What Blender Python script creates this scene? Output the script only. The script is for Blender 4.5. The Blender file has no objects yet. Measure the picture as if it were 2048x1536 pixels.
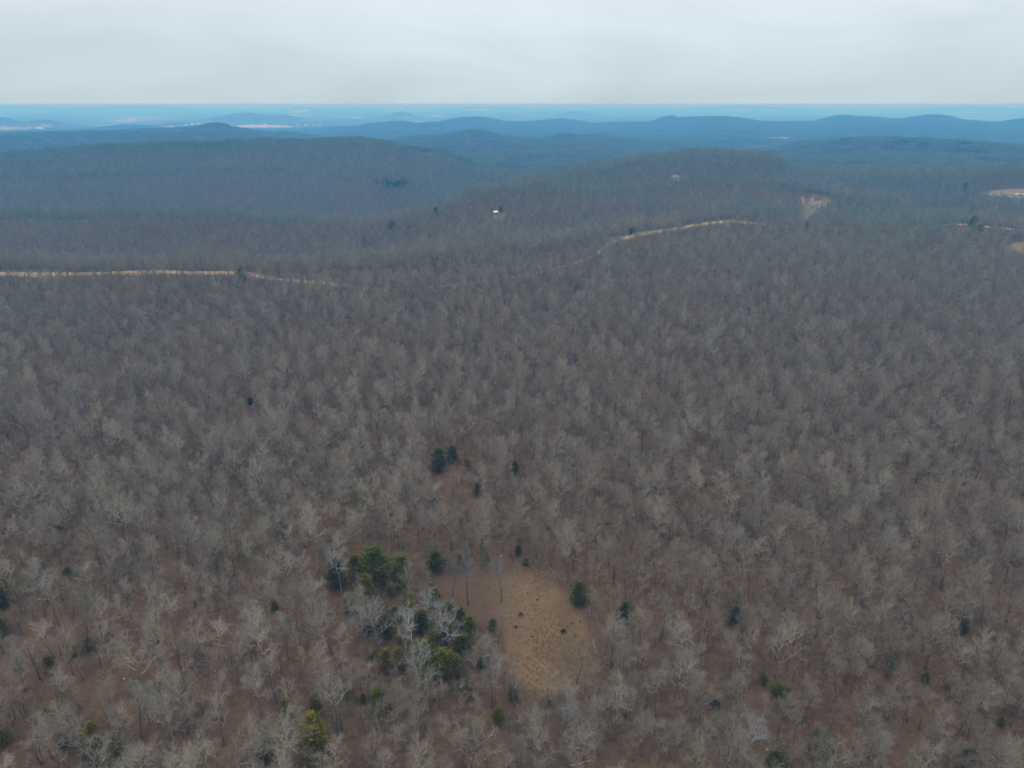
import bpy, math, random
import numpy as np

# ------------------------------------------------------------------ camera, world, sun, exposure
SC = bpy.context.scene
COL = SC.collection
CAM_Z = 120.0
FPX = 1422.0                      # focal length in pixels of a 2048 px wide picture
PITCH = math.radians(21.5)

cam_d = bpy.data.cameras.new("camera")
cam_d.sensor_fit = 'HORIZONTAL'
cam_d.sensor_width = 36.0
cam_d.lens = 36.0 * FPX / 2048.0
cam_d.clip_start = 0.5
cam_d.clip_end = 300000.0
cam = bpy.data.objects.new("camera", cam_d)
cam.location = (0, 0, CAM_Z)
cam.rotation_euler = (math.pi / 2 - PITCH, 0, 0)
COL.objects.link(cam)
SC.camera = cam

SUN_EL, SUN_AZ = math.radians(48), math.radians(215)
W = bpy.data.worlds.new("World")
SC.world = W
W.use_nodes = True
nt = W.node_tree
nt.nodes.clear()
def wn(t, **k):
    n = nt.nodes.new(t)
    for a, b in k.items():
        setattr(n, a, b)
    return n
out = wn('ShaderNodeOutputWorld')
bg = wn('ShaderNodeBackground'); bg.inputs['Strength'].default_value = 0.1
sky = wn('ShaderNodeTexSky'); sky.sky_type = 'NISHITA'; sky.sun_disc = False
sky.sun_elevation = SUN_EL; sky.sun_rotation = SUN_AZ
tc = wn('ShaderNodeTexCoord')
sep = wn('ShaderNodeSeparateXYZ')
nt.links.new(tc.outputs['Generated'], sep.inputs[0])
zr = wn('ShaderNodeMapRange'); zr.inputs[1].default_value = 0.0; zr.inputs[2].default_value = 1.0
nt.links.new(sep.outputs['Z'], zr.inputs[0])
ramp = wn('ShaderNodeValToRGB')                       # overcast cloud deck: thin at the horizon, brighter overhead
e = ramp.color_ramp.elements
SKY_K = 0.5
e[0].position = 0.0; e[0].color = (.56 * SKY_K, .68 * SKY_K, .75 * SKY_K, 1)
e[1].position = 1.0; e[1].color = (1.62 * SKY_K, 1.66 * SKY_K, 1.70 * SKY_K, 1)
x = e.new(0.055); x.color = (.615 * SKY_K, .73 * SKY_K, .80 * SKY_K, 1)
x = e.new(0.12); x.color = (.755 * SKY_K, .84 * SKY_K, .89 * SKY_K, 1)
nt.links.new(zr.outputs[0], ramp.inputs[0])
# streaky cloud texture, stretched along the horizon
mp = wn('ShaderNodeMapping'); mp.inputs['Scale'].default_value = (1.5, 1.5, 6.0); mp.inputs['Rotation'].default_value = (0.0, -0.035, 0.3)
nt.links.new(tc.outputs['Generated'], mp.inputs['Vector'])
nz = wn('ShaderNodeTexNoise'); nz.inputs['Scale'].default_value = 1.7; nz.inputs['Detail'].default_value = 5; nz.inputs['Roughness'].default_value = .5
nz.inputs['Distortion'].default_value = 1.1
nt.links.new(mp.outputs[0], nz.inputs['Vector'])
nr = wn('ShaderNodeMapRange'); nr.inputs[1].default_value = .3; nr.inputs[2].default_value = .7; nr.inputs[3].default_value = 9.2; nr.inputs[4].default_value = 11.1
nt.links.new(nz.outputs['Fac'], nr.inputs[0])
mul = wn('ShaderNodeMix'); mul.data_type = 'RGBA'; mul.blend_type = 'MULTIPLY'; mul.inputs[0].default_value = 1.0
nt.links.new(ramp.outputs[0], mul.inputs[6])
comb = wn('ShaderNodeCombineColor')
for i in range(3):
    nt.links.new(nr.outputs[0], comb.inputs[i])
nt.links.new(comb.outputs[0], mul.inputs[7])
sc2 = wn('ShaderNodeMix'); sc2.data_type = 'RGBA'; sc2.blend_type = 'MULTIPLY'; sc2.inputs[0].default_value = 1.0
nt.links.new(mul.outputs[2], sc2.inputs[6]); sc2.inputs[7].default_value = (1 / SKY_K,) * 3 + (1,)
mx = wn('ShaderNodeMix'); mx.data_type = 'RGBA'; mx.inputs[0].default_value = 0.93   # the sky seen through the cloud deck
nt.links.new(sky.outputs[0], mx.inputs[6]); nt.links.new(sc2.outputs[2], mx.inputs[7])
nt.links.new(mx.outputs[2], bg.inputs['Color'])
nt.links.new(bg.outputs[0], out.inputs['Surface'])

sun_d = bpy.data.lights.new("sun", 'SUN')
sun_d.energy = 0.5; sun_d.angle = math.radians(30); sun_d.color = (1, .96, .9)
sun = bpy.data.objects.new("sun", sun_d)
sun.rotation_euler = (math.pi / 2 - SUN_EL, 0, math.pi - SUN_AZ)
COL.objects.link(sun)

SC.view_settings.view_transform = 'Standard'
SC.view_settings.look = 'None'
SC.view_settings.exposure = 0.0
SC.view_settings.gamma = 1.0
SC.view_settings.use_curve_mapping = False
cy = SC.cycles
cy.max_bounces = 3; cy.diffuse_bounces = 2; cy.glossy_bounces = 1; cy.transmission_bounces = 1
cy.volume_bounces = 1; cy.transparent_max_bounces = 4
cy.use_adaptive_sampling = True; cy.adaptive_threshold = 0.02
cy.use_denoising = True; cy.denoiser = 'OPENIMAGEDENOISE'; cy.denoising_input_passes = 'RGB_ALBEDO_NORMAL'; cy.denoising_prefilter = 'ACCURATE'
cy.caustics_reflective = False; cy.caustics_refractive = False

R = random.Random(11)
NR = np.random.default_rng(11)

# ------------------------------------------------------------------ helpers
def tag(o, label=None, cat=None, group=None, kind=None):
    if label: o['label'] = label
    if cat: o['category'] = cat
    if group: o['group'] = group
    if kind: o['kind'] = kind
    return o

def mesh(name, V, F, mats, smooth=False, midx=None):
    me = bpy.data.meshes.new(name)
    me.from_pydata([tuple(v) for v in V], [], F)
    for m in (mats if isinstance(mats, (list, tuple)) else [mats]):
        me.materials.append(m)
    if midx is not None:
        me.polygons.foreach_set('material_index', midx)
    if smooth:
        me.polygons.foreach_set('use_smooth', [True] * len(me.polygons))
    me.update()
    return me

def link(name, me, parent=None, loc=None):
    o = bpy.data.objects.new(name, me)
    COL.objects.link(o)
    if parent is not None: o.parent = parent
    if loc is not None: o.location = loc
    return o

def copy_tree(o, parent=None):
    c = o.copy(); COL.objects.link(c); c.parent = parent
    for ch in list(o.children): copy_tree(ch, c)
    return c

class NodeMat:
    def __init__(s, name, rough=.9):
        s.m = bpy.data.materials.new(name); s.m.use_nodes = True
        s.t = s.m.node_tree; s.p = s.t.nodes['Principled BSDF']
        s.p.inputs['Roughness'].default_value = rough
        s.p.inputs['Specular IOR Level'].default_value = .15
    def n(s, t, **k):
        q = s.t.nodes.new(t)
        for a, b in k.items(): setattr(q, a, b)
        return q
    def l(s, a, b): s.t.links.new(a, b)
    def noise(s, vec, scale, detail=4, rough=.55):
        q = s.n('ShaderNodeTexNoise'); q.inputs['Scale'].default_value = scale
        q.inputs['Detail'].default_value = detail; q.inputs['Roughness'].default_value = rough
        s.l(vec, q.inputs['Vector']); return q.outputs['Fac']
    def rng(s, v, a, b, c, d):
        q = s.n('ShaderNodeMapRange')
        for i, x in enumerate((a, b, c, d)): q.inputs[i + 1].default_value = x
        s.l(v, q.inputs[0]); return q.outputs[0]
    def mix(s, f, a, b, mode='MIX'):
        q = s.n('ShaderNodeMix'); q.data_type = 'RGBA'; q.blend_type = mode
        for i, v in ((0, f), (6, a), (7, b)):
            if isinstance(v, (int, float)): q.inputs[i].default_value = v
            elif isinstance(v, tuple): q.inputs[i].default_value = v + ((1,) if len(v) == 3 else ())
            else: s.l(v, q.inputs[i])
        return q.outputs[2]
    def grey(s, v):
        q = s.n('ShaderNodeCombineColor')
        for i in range(3): s.l(v, q.inputs[i])
        return q.outputs[0]
    def base(s, c):
        if isinstance(c, tuple): s.p.inputs['Base Color'].default_value = c + (1,)
        else: s.l(c, s.p.inputs['Base Color'])
    def pos(s): return s.n('ShaderNodeNewGeometry').outputs['Position']
    def bump(s, h, strength, dist):
        q = s.n('ShaderNodeBump'); q.inputs['Strength'].default_value = strength; q.inputs['Distance'].default_value = dist
        s.l(h, q.inputs['Height']); s.l(q.outputs[0], s.p.inputs['Normal'])

# value noise in numpy
def _hash(ix, iy, s):
    h = (ix.astype(np.int64) * 374761393 + iy.astype(np.int64) * 668265263 + s * 974711) & 0x7fffffff
    h = ((h ^ (h >> 13)) * 1274126177) & 0x7fffffff
    return ((h ^ (h >> 16)) & 0xffff) / 65535.0
def vnoise(x, y, s=0):
    ix, iy = np.floor(x), np.floor(y); fx, fy = x - ix, y - iy
    fx = fx * fx * (3 - 2 * fx); fy = fy * fy * (3 - 2 * fy)
    a, b = _hash(ix, iy, s), _hash(ix + 1, iy, s)
    c, d = _hash(ix, iy + 1, s), _hash(ix + 1, iy + 1, s)
    return (a + (b - a) * fx) * (1 - fy) + (c + (d - c) * fx) * fy
def fbm(x, y, s=0, o=3):
    t, a, n = 0, 1, 0
    for i in range(o):
        t = t + a * (vnoise(x * 2 ** i, y * 2 ** i, s + i) * 2 - 1); n += a; a *= .5
    return t / n

# ------------------------------------------------------------------ terrain heights
def ray(u, v):
    up = (768 - v) / FPX; x = (u - 1024) / FPX
    return np.array([x, math.cos(PITCH) + math.sin(PITCH) * up, -math.sin(PITCH) + math.cos(PITCH) * up])
def az_of(u, v=330):
    r = ray(u, v); return math.degrees(math.atan2(r[0], r[1]))
def crest(u, v, d, canopy=0.0):
    r = ray(u, v); return CAM_Z + d * r[2] / math.hypot(r[0], r[1]) - canopy

CAN = 13.0      # canopy height: crests in the picture are tree tops
# for each bearing: (distance, height); C(v, d) puts a crest on picture row v
def column(u, items):
    res = [(1, 0), (380, 0)]
    for it in items:
        if it[0] == 'c': res.append((it[2], crest(u, it[1], it[2], CAN if it[2] < 7000 else 4)))
        else: res.append(it)
    res += [(13000, -72), (22000, -66), (60000, -60)]
    return u, res
TABLE = [
    column(-500, [(600, 3), (900, -10), (1250, -12), (1900, 5), (2600, -45), (3500, 0), (5000, -95), (7000, -85)]),
    column(0,    [(631, 4), (780, -20), (980, 2), (1200, -38), (1480, 6), ('c', 302, 1900), (2500, -50), ('c', 263, 3500), (4800, -95), (7000, -85)]),
    column(256,  [(560, 4), (700, -20), (930, 2), (1150, -42), (1430, 8), ('c', 283, 1900), (2500, -45), ('c', 260, 3400), (4800, -95), (7000, -85)]),
    column(430,  [(530, 4), (690, -22), (900, -2), (1130, -46), (1420, 10), ('c', 276, 1860), (2500, -40), ('c', 248, 3600), (4800, -95), (7000, -85)]),
    column(560,  [(515, 4), (690, -24), (880, -10), (1130, -50), (1420, 10), ('c', 270, 1830), (2500, -40), ('c', 263, 3600), (4800, -95), (7000, -85)]),
    column(720,  [(510, 4), (690, -20), (860, -14), (1080, -52), (1380, 4), ('c', 267, 1800), (2500, -45), (3600, -60), ('c', 254, 5600), (7600, -85)]),
    column(860,  [(530, 3), (690, -10), (860, 2), (1120, -52), (1400, -20), ('c', 291, 1800), (2400, -45), ('c', 268, 3100), (4200, -60), ('c', 246, 5900), (7600, -85)]),
    column(950,  [(560, 2), (700, 0), (940, 12), (1250, -40), (1800, -24), (2400, -36), ('c', 267, 3050), (4200, -60), ('c', 241, 6000), (7600, -85)]),
    column(1080, [(580, 2), (720, -8), (1000, 14), (1200, 8), (1650, -44), (2300, -36), ('c', 280, 3000), (4200, -58), ('c', 245, 6000), (7600, -85)]),
    column(1190, [(620, 3), (760, -6), (1000, 8), ('c', 322, 1280), (1800, -35), (2400, -30), (3200, -18), (4300, -50), ('c', 246, 6000), (7600, -85)]),
    column(1300, [(680, 3), (800, -6), (1000, 8), ('c', 306, 1320), (1900, -35), (2500, -38), (3300, -35), (4300, -50), ('c', 242, 6000), (7600, -85)]),
    column(1420, [(770, 3), (880, -3), (1030, 14), ('c', 294, 1380), (2000, -40), (2700, -55), (3600, -40), ('c', 236, 6000), (7600, -85)]),
    column(1530, [(820, 3), (920, 0), (1050, 16), ('c', 305, 1350), (1900, -30), (2500, -40), (3400, -45), ('c', 243, 6000), (7600, -85)]),
    column(1620, [(850, 3), (940, 0), (1050, 12), (1300, -4), (1700, -8), (2200, -18), ('c', 278, 2750), (3700, -60), ('c', 242, 6000), (7600, -85)]),
    column(1750, [(860, 3), (950, -4), (1080, 4), (1300, 4), (1700, -6), (2100, -14), ('c', 272, 2700), (3700, -60), ('c', 236, 6000), (7600, -85)]),
    column(1880, [(860, 3), (980, -4), (1150, 2), ('c', 332, 1500), (1900, -16), (2200, -14), ('c', 276, 2650), (3700, -60), ('c', 237, 6000), (7600, -85)]),
    column(2048, [(860, 3), (980, -4), (1150, 6), ('c', 322, 1480), (1900, -20), ('c', 288, 2600), (3700, -60), ('c', 248, 6000), (7600, -85)]),
    column(2550, [(860, 3), (1000, -6), (1450, 16), (1900, -20), (2600, 10), (3700, -60), (6000, -10), (7600, -85)]),
]
AZ_N, LR_N = 1440, 560
AZ = np.linspace(-180, 180, AZ_N, endpoint=False)
LR = np.linspace(math.log(1.0), math.log(70000), LR_N)
RR = np.exp(LR)
cols_az = np.array([az_of(u) for u, _ in TABLE])
prof = []
for u, pts in TABLE:
    pts = sorted(pts); d = np.log([p[0] for p in pts]); z = np.array([p[1] for p in pts], float)
    i = np.clip(np.searchsorted(d, LR) - 1, 0, len(d) - 2)
    t = np.clip((LR - d[i]) / (d[i + 1] - d[i]), 0, 1); t = t * t * (3 - 2 * t)
    prof.append(z[i] + (z[i + 1] - z[i]) * t)
prof = np.array(prof)
aa = np.clip(AZ, cols_az[0], cols_az[-1])
back = np.clip((np.abs(AZ) - 70) / 90, 0, 1)            # behind the camera both ends meet in one mean profile
i = np.clip(np.searchsorted(cols_az, aa) - 1, 0, len(cols_az) - 2)
t = (aa - cols_az[i]) / (cols_az[i + 1] - cols_az[i]); t = t * t * (3 - 2 * t)
HG = prof[i] * (1 - t[:, None]) + prof[i + 1] * t[:, None]
HG = HG * (1 - back[:, None]) + (prof[0] + prof[-1])[None] / 2 * back[:, None]
AZr = np.radians(AZ)
GX = np.sin(AZr)[:, None] * RR[None]; GY = np.cos(AZr)[:, None] * RR[None]
GR = np.broadcast_to(RR[None], GX.shape)
amp = np.interp(GR, [0, 150, 500, 1000, 2500, 7000, 12000, 60000], [0.5, 1.2, 2.0, 11, 10, 11, 6, 4])
HG = HG + amp * fbm(GX / 260 + 31, GY / 260 + 7, 5, 3)
amp2 = np.interp(GR, [0, 7000, 10000, 60000], [0, 0, 28, 60])
HG = HG + amp2 * fbm(GX / 2600, GY / 2600, 9, 4)
# far single hills: picture position of the top, distance, half width in px, depth
for (u, v, d, wpx, dep) in [(945, 238, 6000, 115, 800), (1425, 232, 6000, 150, 900), (1340, 237, 5700, 60, 500), (1690, 233, 6100, 80, 800), (1730, 235, 6400, 120, 700),
                            (1862, 234, 6300, 110, 800), (785, 245, 5600, 120, 500), (860, 246, 5300, 70, 400), (1110, 242, 6300, 130, 600), (2060, 240, 6000, 90, 600),
                            (432, 247, 3600, 75, 420), (935, 262, 3050, 140, 400), (1130, 275, 3200, 90, 350),
                            (495, 226, 9500, 100, 900), (560, 230, 9300, 60, 700), (90, 239, 7600, 70, 500), (-10, 233, 7800, 60, 600), (800, 222, 11000, 45, 900),
                            (610, 214, 19000, 60, 1500), (715, 213, 21000, 40, 1200), (250, 251, 6500, 90, 400), (350, 243, 7400, 60, 400),
                            (1480, 211.5, 24000, 160, 2500), (1950, 212, 24000, 110, 2500), (1150, 222, 13000, 45, 900), (980, 213, 24000, 120, 2000),
                            (240, 211, 26000, 160, 2000), (20, 211, 26000, 120, 2000)]:
    a0 = az_of(u, v); dz = crest(u, v, d) + 72
    da = (AZ[:, None] - a0) / (wpx / FPX * 180 / math.pi * .86)
    HG = np.maximum(HG, -90 + (dz + 18) * np.exp(-np.abs(da) ** 1.7) * np.exp(-((GR - d) / dep) ** 2) * (1 + .30 * fbm(GX / 520 + 5, GY / 520, 14, 4))) if dz > 0 else HG

def hgt(x, y):
    x = np.asarray(x, float); y = np.asarray(y, float)
    a = (np.degrees(np.arctan2(x, y)) + 180) / 360 * AZ_N
    l = np.clip(np.log(np.maximum(np.hypot(x, y), 1.0)) / LR[-1] * (LR_N - 1), 0, LR_N - 1.001)
    i = np.floor(a).astype(int); f = a - i; j = np.floor(l).astype(int); g = l - j
    i0 = i % AZ_N; i1 = (i + 1) % AZ_N
    return (HG[i0, j] * (1 - f) + HG[i1, j] * f) * (1 - g) + (HG[i0, j + 1] * (1 - f) + HG[i1, j + 1] * f) * g

TS = np.exp(np.linspace(math.log(60), math.log(60000), 5000))
def ground(u, v):
    r = ray(u, v); r = r / math.hypot(r[0], r[1])
    X, Y, Z = r[0] * TS, r[1] * TS, CAM_Z + r[2] * TS
    d = Z - hgt(X, Y)
    k = np.argmax(d < 0)
    if d[k] >= 0: k = len(TS) - 1
    k = max(k, 1); f = d[k - 1] / (d[k - 1] - d[k] + 1e-9)
    tt = TS[k - 1] + (TS[k] - TS[k - 1]) * f
    x, y = r[0] * tt, r[1] * tt
    return float(x), float(y)

def pix(x, y, z):
    dz = z - CAM_Z
    f = y * math.cos(PITCH) - dz * math.sin(PITCH); u_ = y * math.sin(PITCH) + dz * math.cos(PITCH)
    f = np.maximum(f, 1e-3)
    return 1024 + FPX * x / f, 768 - FPX * u_ / f

def smooth_line(pts, step):
    P = np.array(pts, float)
    out_ = []
    for k in range(len(P) - 1):
        p0, p1, p2, p3 = P[max(k - 1, 0)], P[k], P[k + 1], P[min(k + 2, len(P) - 1)]
        n = max(2, int(np.linalg.norm(p2 - p1) / step))
        for q in range(n):
            t = q / n
            out_.append(.5 * ((2 * p1) + (-p0 + p2) * t + (2 * p0 - 5 * p1 + 4 * p2 - p3) * t * t + (-p0 + 3 * p1 - 3 * p2 + p3) * t ** 3))
    out_.append(P[-1])
    return np.array(out_)

def dist_line(x, y, L):
    best = np.full(np.shape(x), 1e9)
    for k in range(len(L) - 1):
        a, b = L[k], L[k + 1]; ab = b - a; q = ab @ ab + 1e-9
        t = np.clip(((x - a[0]) * ab[0] + (y - a[1]) * ab[1]) / q, 0, 1)
        best = np.minimum(best, np.hypot(x - a[0] - ab[0] * t, y - a[1] - ab[1] * t))
    return best

def in_poly(x, y, P):
    x = np.asarray(x); y = np.asarray(y); c = np.zeros(x.shape, bool)
    n = len(P)
    for k in range(n):
        x1, y1 = P[k]; x2, y2 = P[(k + 1) % n]
        c ^= ((y1 > y) != (y2 > y)) & (x < (x2 - x1) * (y - y1) / (y2 - y1 + 1e-12) + x1)
    return c

# the gravel road lies on a low crest across the woods
road_px = [(-420, 575), (0, 563), (256, 559), (512, 561), (760, 566), (930, 556), (1080, 532), (1190, 503), (1290, 478), (1390, 461), (1490, 450), (1610, 449), (1760, 452), (1900, 458), (2048, 472), (2400, 500)]
ROAD = smooth_line([ground(u, v) for u, v in road_px], 14)
sel = (GR > 300) & (GR < 1400) & (np.abs(AZ[:, None]) < 60)
dr = np.full(GX.shape, 1e9)
dr[sel] = dist_line(GX[sel], GY[sel], ROAD[::3])
front = np.clip((GR - 330) / 160, 0, 1)
# the crest dies out where the trees hide the road
def road_open(az):
    return np.interp(az, [az_of(u, 500) for u in (0, 470, 560, 680, 740, 1185, 1225, 1460, 1540, 1830, 1890)], [1, 1, .5, .3, 0, 0, 1, 1, .2, .25, 1])
HG = HG + (5.5 * np.exp(-(dr / 32) ** 2) * road_open(AZ)[:, None] - 5.0 * np.exp(-(dr / 18) ** 2) * (1 - road_open(AZ)[:, None])) * front

# ------------------------------------------------------------------ materials
def mat_ground():
    M = NodeMat('woodland_floor', .95)
    p = M.pos()
    big = M.noise(p, .012, 3); mid = M.noise(p, .09, 4); fine = M.noise(p, 1.1, 5, .7); grit = M.noise(p, 6.0, 3, .7)
    c = M.mix(M.rng(mid, .35, .65, 0, 1), (.098, .055, .026), (.142, .080, .036))
    c = M.mix(M.rng(fine, .3, .7, 0, .75), c, (.070, .046, .034))
    c = M.mix(M.rng(grit, .52, .75, 0, .6), c, (.19, .118, .072))
    c = M.mix(M.rng(big, .42, .62, 0, .55), c, (.098, .082, .062))
    ln = M.n('ShaderNodeVectorMath', operation='LENGTH'); M.l(p, ln.inputs[0])
    mot = M.noise(p, .34, 5, .75)
    c = M.mix(M.rng(mot, .50, .66, 0, .75), c, (.052, .034, .024))
    c = M.mix(M.rng(mot, .46, .32, 0, .7), c, (.175, .112, .066))
    c = M.mix(M.rng(ln.outputs['Value'], 700, 1500, 0, .85), c, (.058, .062, .047))      # litter greyed with distance from the camera, haze tint put into its colour
    # beyond the trees that stand singly the wood is a mass seen from above, with pastures between
    far = M.rng(ln.outputs['Value'], 5600, 7200, 0, 1)
    f1 = M.noise(p, .004, 4, .65); f2 = M.noise(p, .028, 4, .7)
    w = M.mix(M.rng(f1, .35, .65, 0, 1), (.040, .050, .044), (.075, .080, .066))
    w = M.mix(M.rng(f2, .4, .7, 0, .6), w, (.045, .050, .040))
    mp = M.n('ShaderNodeMapping'); mp.inputs['Scale'].default_value = (1, .55, 1); M.l(p, mp.inputs['Vector'])
    f3 = M.noise(mp.outputs[0], .0011, 5, .62)
    w = M.mix(M.rng(f3, .575, .61, 0, .8), w, (.34, .30, .19))
    f4 = M.noise(mp.outputs[0], .0016, 4, .6)
    w = M.mix(M.rng(f4, .60, .63, 0, .7), w, (.20, .25, .11))
    c = M.mix(far, c, w)
    M.base(c); M.bump(fine, .5, .12)
    return M.m
def mat_meadow():
    M = NodeMat('dry_grass', .95)
    p = M.pos()
    a = M.noise(p, .11, 4, .6); b = M.noise(p, .9, 5, .7); g = M.noise(p, 5, 3, .7); k = M.noise(p, .045, 2)
    c = M.mix(M.rng(a, .35, .65, 0, 1), (.125, .081, .044), (.183, .121, .062))
    c = M.mix(M.rng(b, .35, .7, 0, .35), c, (.120, .086, .052))
    c = M.mix(M.rng(g, .5, .72, 0, .5), c, (.24, .17, .095))
    c = M.mix(M.rng(k, .5, .62, 0, .35), c, (.100, .080, .048))
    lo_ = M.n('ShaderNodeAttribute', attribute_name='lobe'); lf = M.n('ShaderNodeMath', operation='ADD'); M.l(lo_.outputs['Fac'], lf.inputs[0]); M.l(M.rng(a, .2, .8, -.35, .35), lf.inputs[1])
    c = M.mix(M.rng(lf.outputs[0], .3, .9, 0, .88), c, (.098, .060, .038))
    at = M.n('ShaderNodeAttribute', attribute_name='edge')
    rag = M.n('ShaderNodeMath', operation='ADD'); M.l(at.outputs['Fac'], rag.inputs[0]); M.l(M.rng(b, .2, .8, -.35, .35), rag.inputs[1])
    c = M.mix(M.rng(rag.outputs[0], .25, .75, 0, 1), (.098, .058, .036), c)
    M.base(c); M.bump(b, .6, .15)
    return M.m
def mat_dirt(name, c1, c2, c3):
    M = NodeMat(name, .95); p = M.pos()
    a = M.noise(p, .07, 4, .6); b = M.noise(p, .6, 4, .7)
    c = M.mix(M.rng(a, .35, .65, 0, 1), c1, c2); c = M.mix(M.rng(b, .45, .75, 0, .6), c, c3)
    M.base(c); M.bump(b, .4, .1); return M.m
def tone_of(M, inst):
    oi = M.n('ShaderNodeObjectInfo')
    if not inst: return oi, oi.outputs['Color']
    return oi, M.n('ShaderNodeAttribute', attribute_type='INSTANCER', attribute_name='tone').outputs['Color']
def mat_bark(name, k, inst=False):
    M = NodeMat(name, .9)
    oi, tone = tone_of(M, inst); tc_ = M.n('ShaderNodeTexCoord')
    n1 = M.noise(tc_.outputs['Object'], 1.6, 4, .65)
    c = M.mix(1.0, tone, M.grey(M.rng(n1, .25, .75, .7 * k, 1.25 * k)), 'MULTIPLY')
    c = M.mix(1.0, c, M.grey(M.rng(oi.outputs['Random'], 0, 1, .86, 1.14)), 'MULTIPLY')
    M.base(c); return M.m
def mat_leaf(name, inst=False):
    M = NodeMat(name, .8); M.p.inputs['Specular IOR Level'].default_value = .03
    oi, tone = tone_of(M, inst); g = M.n('ShaderNodeNewGeometry')
    v = M.rng(g.outputs['Random Per Island'], 0, 1, .55, 1.5)
    c = M.mix(1.0, tone, M.grey(v), 'MULTIPLY')
    c = M.mix(M.rng(g.outputs['Random Per Island'], .86, .9, 0, .5), c, (.075, .052, .022))
    M.base(c); return M.m
def mat_plain(name, c, rough=.8, var=.2):
    M = NodeMat(name, rough); p = M.pos()
    n1 = M.noise(p, .8, 4, .6)
    M.base(M.mix(1.0, c, M.grey(M.rng(n1, .3, .7, 1 - var, 1 + var)), 'MULTIPLY')); return M.m

MG = mat_ground(); MEADOW = mat_meadow()
ROADM = mat_dirt('gravel', (.30, .205, .125), (.42, .29, .18), (.48, .36, .25))
BANKM = mat_dirt('road_bank_soil', (.24, .15, .085), (.33, .21, .115), (.17, .12, .07))
TRAILM = mat_dirt('trail_litter', (.115, .067, .039), (.14, .082, .046), (.085, .052, .033))
PASTM = mat_dirt('pasture_grass', (.17, .135, .075), (.22, .165, .095), (.14, .135, .07))
FIELDM = mat_dirt('pale_field', (.36, .30, .17), (.42, .34, .2), (.26, .27, .13))
LIMB = mat_bark('limb_bark', 1.14); TRUNK = mat_bark('trunk_bark', .46)  # trunks darker, limbs paler: bark tone plus shade and top light painted in
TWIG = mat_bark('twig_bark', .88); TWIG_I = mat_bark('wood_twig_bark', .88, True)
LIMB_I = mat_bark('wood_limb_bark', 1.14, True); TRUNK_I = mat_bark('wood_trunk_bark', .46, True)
LEAF = mat_leaf('needles'); LEAF_I = mat_leaf('forest_needles', True)

# ------------------------------------------------------------------ ground sheet
def build_ground():
    az = np.radians(np.concatenate([np.arange(-46, 46.01, .17), np.arange(48, 314, 4)]))
    r = [4.0]
    while r[-1] < 60000:
        k = 1.013 if 90 < r[-1] < 8000 else (1.03 if r[-1] >= 8000 else 1.12)
        r.append(r[-1] * k)
    r = np.array(r)
    X = np.sin(az)[:, None] * r[None]; Y = np.cos(az)[:, None] * r[None]; Z = hgt(X, Y)
    n, m = X.shape
    V = np.stack([X.ravel(), Y.ravel(), Z.ravel()], 1)
    V = np.vstack([V, [[0, 0, hgt(0, 1.0)]]]).astype(np.float32)
    i = np.arange(n)[:, None]; j = np.arange(m - 1)[None]; i2 = (i + 1) % n
    Q = np.stack([i * m + j, i2 * m + j, i2 * m + j + 1, i * m + j + 1], -1).reshape(-1, 4)
    Q = Q[:, ::-1]
    c = n * m
    T = np.stack([np.full(n, c), np.arange(n) * m, ((np.arange(n) + 1) % n) * m], 1)[:, ::-1]
    me = bpy.data.meshes.new('ground')
    me.vertices.add(len(V)); me.vertices.foreach_set('co', V.ravel())
    nl = Q.size + T.size
    me.loops.add(nl); me.loops.foreach_set('vertex_index', np.concatenate([Q.ravel(), T.ravel()]).astype(np.int32))
    st = np.concatenate([np.arange(len(Q)) * 4, Q.size + np.arange(len(T)) * 3]).astype(np.int32)
    me.polygons.add(len(st)); me.polygons.foreach_set('loop_start', st)
    me.materials.append(MG)
    me.update(calc_edges=True); me.validate()
    me.polygons.foreach_set('use_smooth', np.ones(len(me.polygons), bool))
    o = link('ground', me)
    if me.polygons[0].normal.z < 0:
        me.flip_normals()
    tag(o, 'wooded rolling ground covered in brown leaf litter out to the horizon', kind='structure')
build_ground()

def ribbon(name, line, half, lift, mat, label, wob=.12, sub=3, narrow=False):
    L = np.array(line); T = np.gradient(L, axis=0); T /= np.linalg.norm(T, axis=1)[:, None] + 1e-9
    N = np.stack([T[:, 1], -T[:, 0]], 1)
    V, F = [], []
    k = 2 * sub + 1
    for a in range(len(L)):
        hw = half if not narrow else half * (.45 + .55 * float(road_open(math.degrees(math.atan2(L[a][0], L[a][1])))))
        w1 = hw * (1 + R.uniform(-wob, wob)); w2 = hw * (1 + R.uniform(-wob, wob))
        for b in range(k):
            f = (b - sub) / sub; q = L[a] + N[a] * f * (w2 if f > 0 else w1)
            V.append((q[0], q[1], float(hgt(q[0], q[1])) + lift))
    for a in range(len(L) - 1):
        for b in range(k - 1):
            F.append((a * k + b, a * k + b + 1, (a + 1) * k + b + 1, (a + 1) * k + b))
    o = link(name, mesh(name, V, F, mat, True)); tag(o, label, kind='structure'); return o

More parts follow.
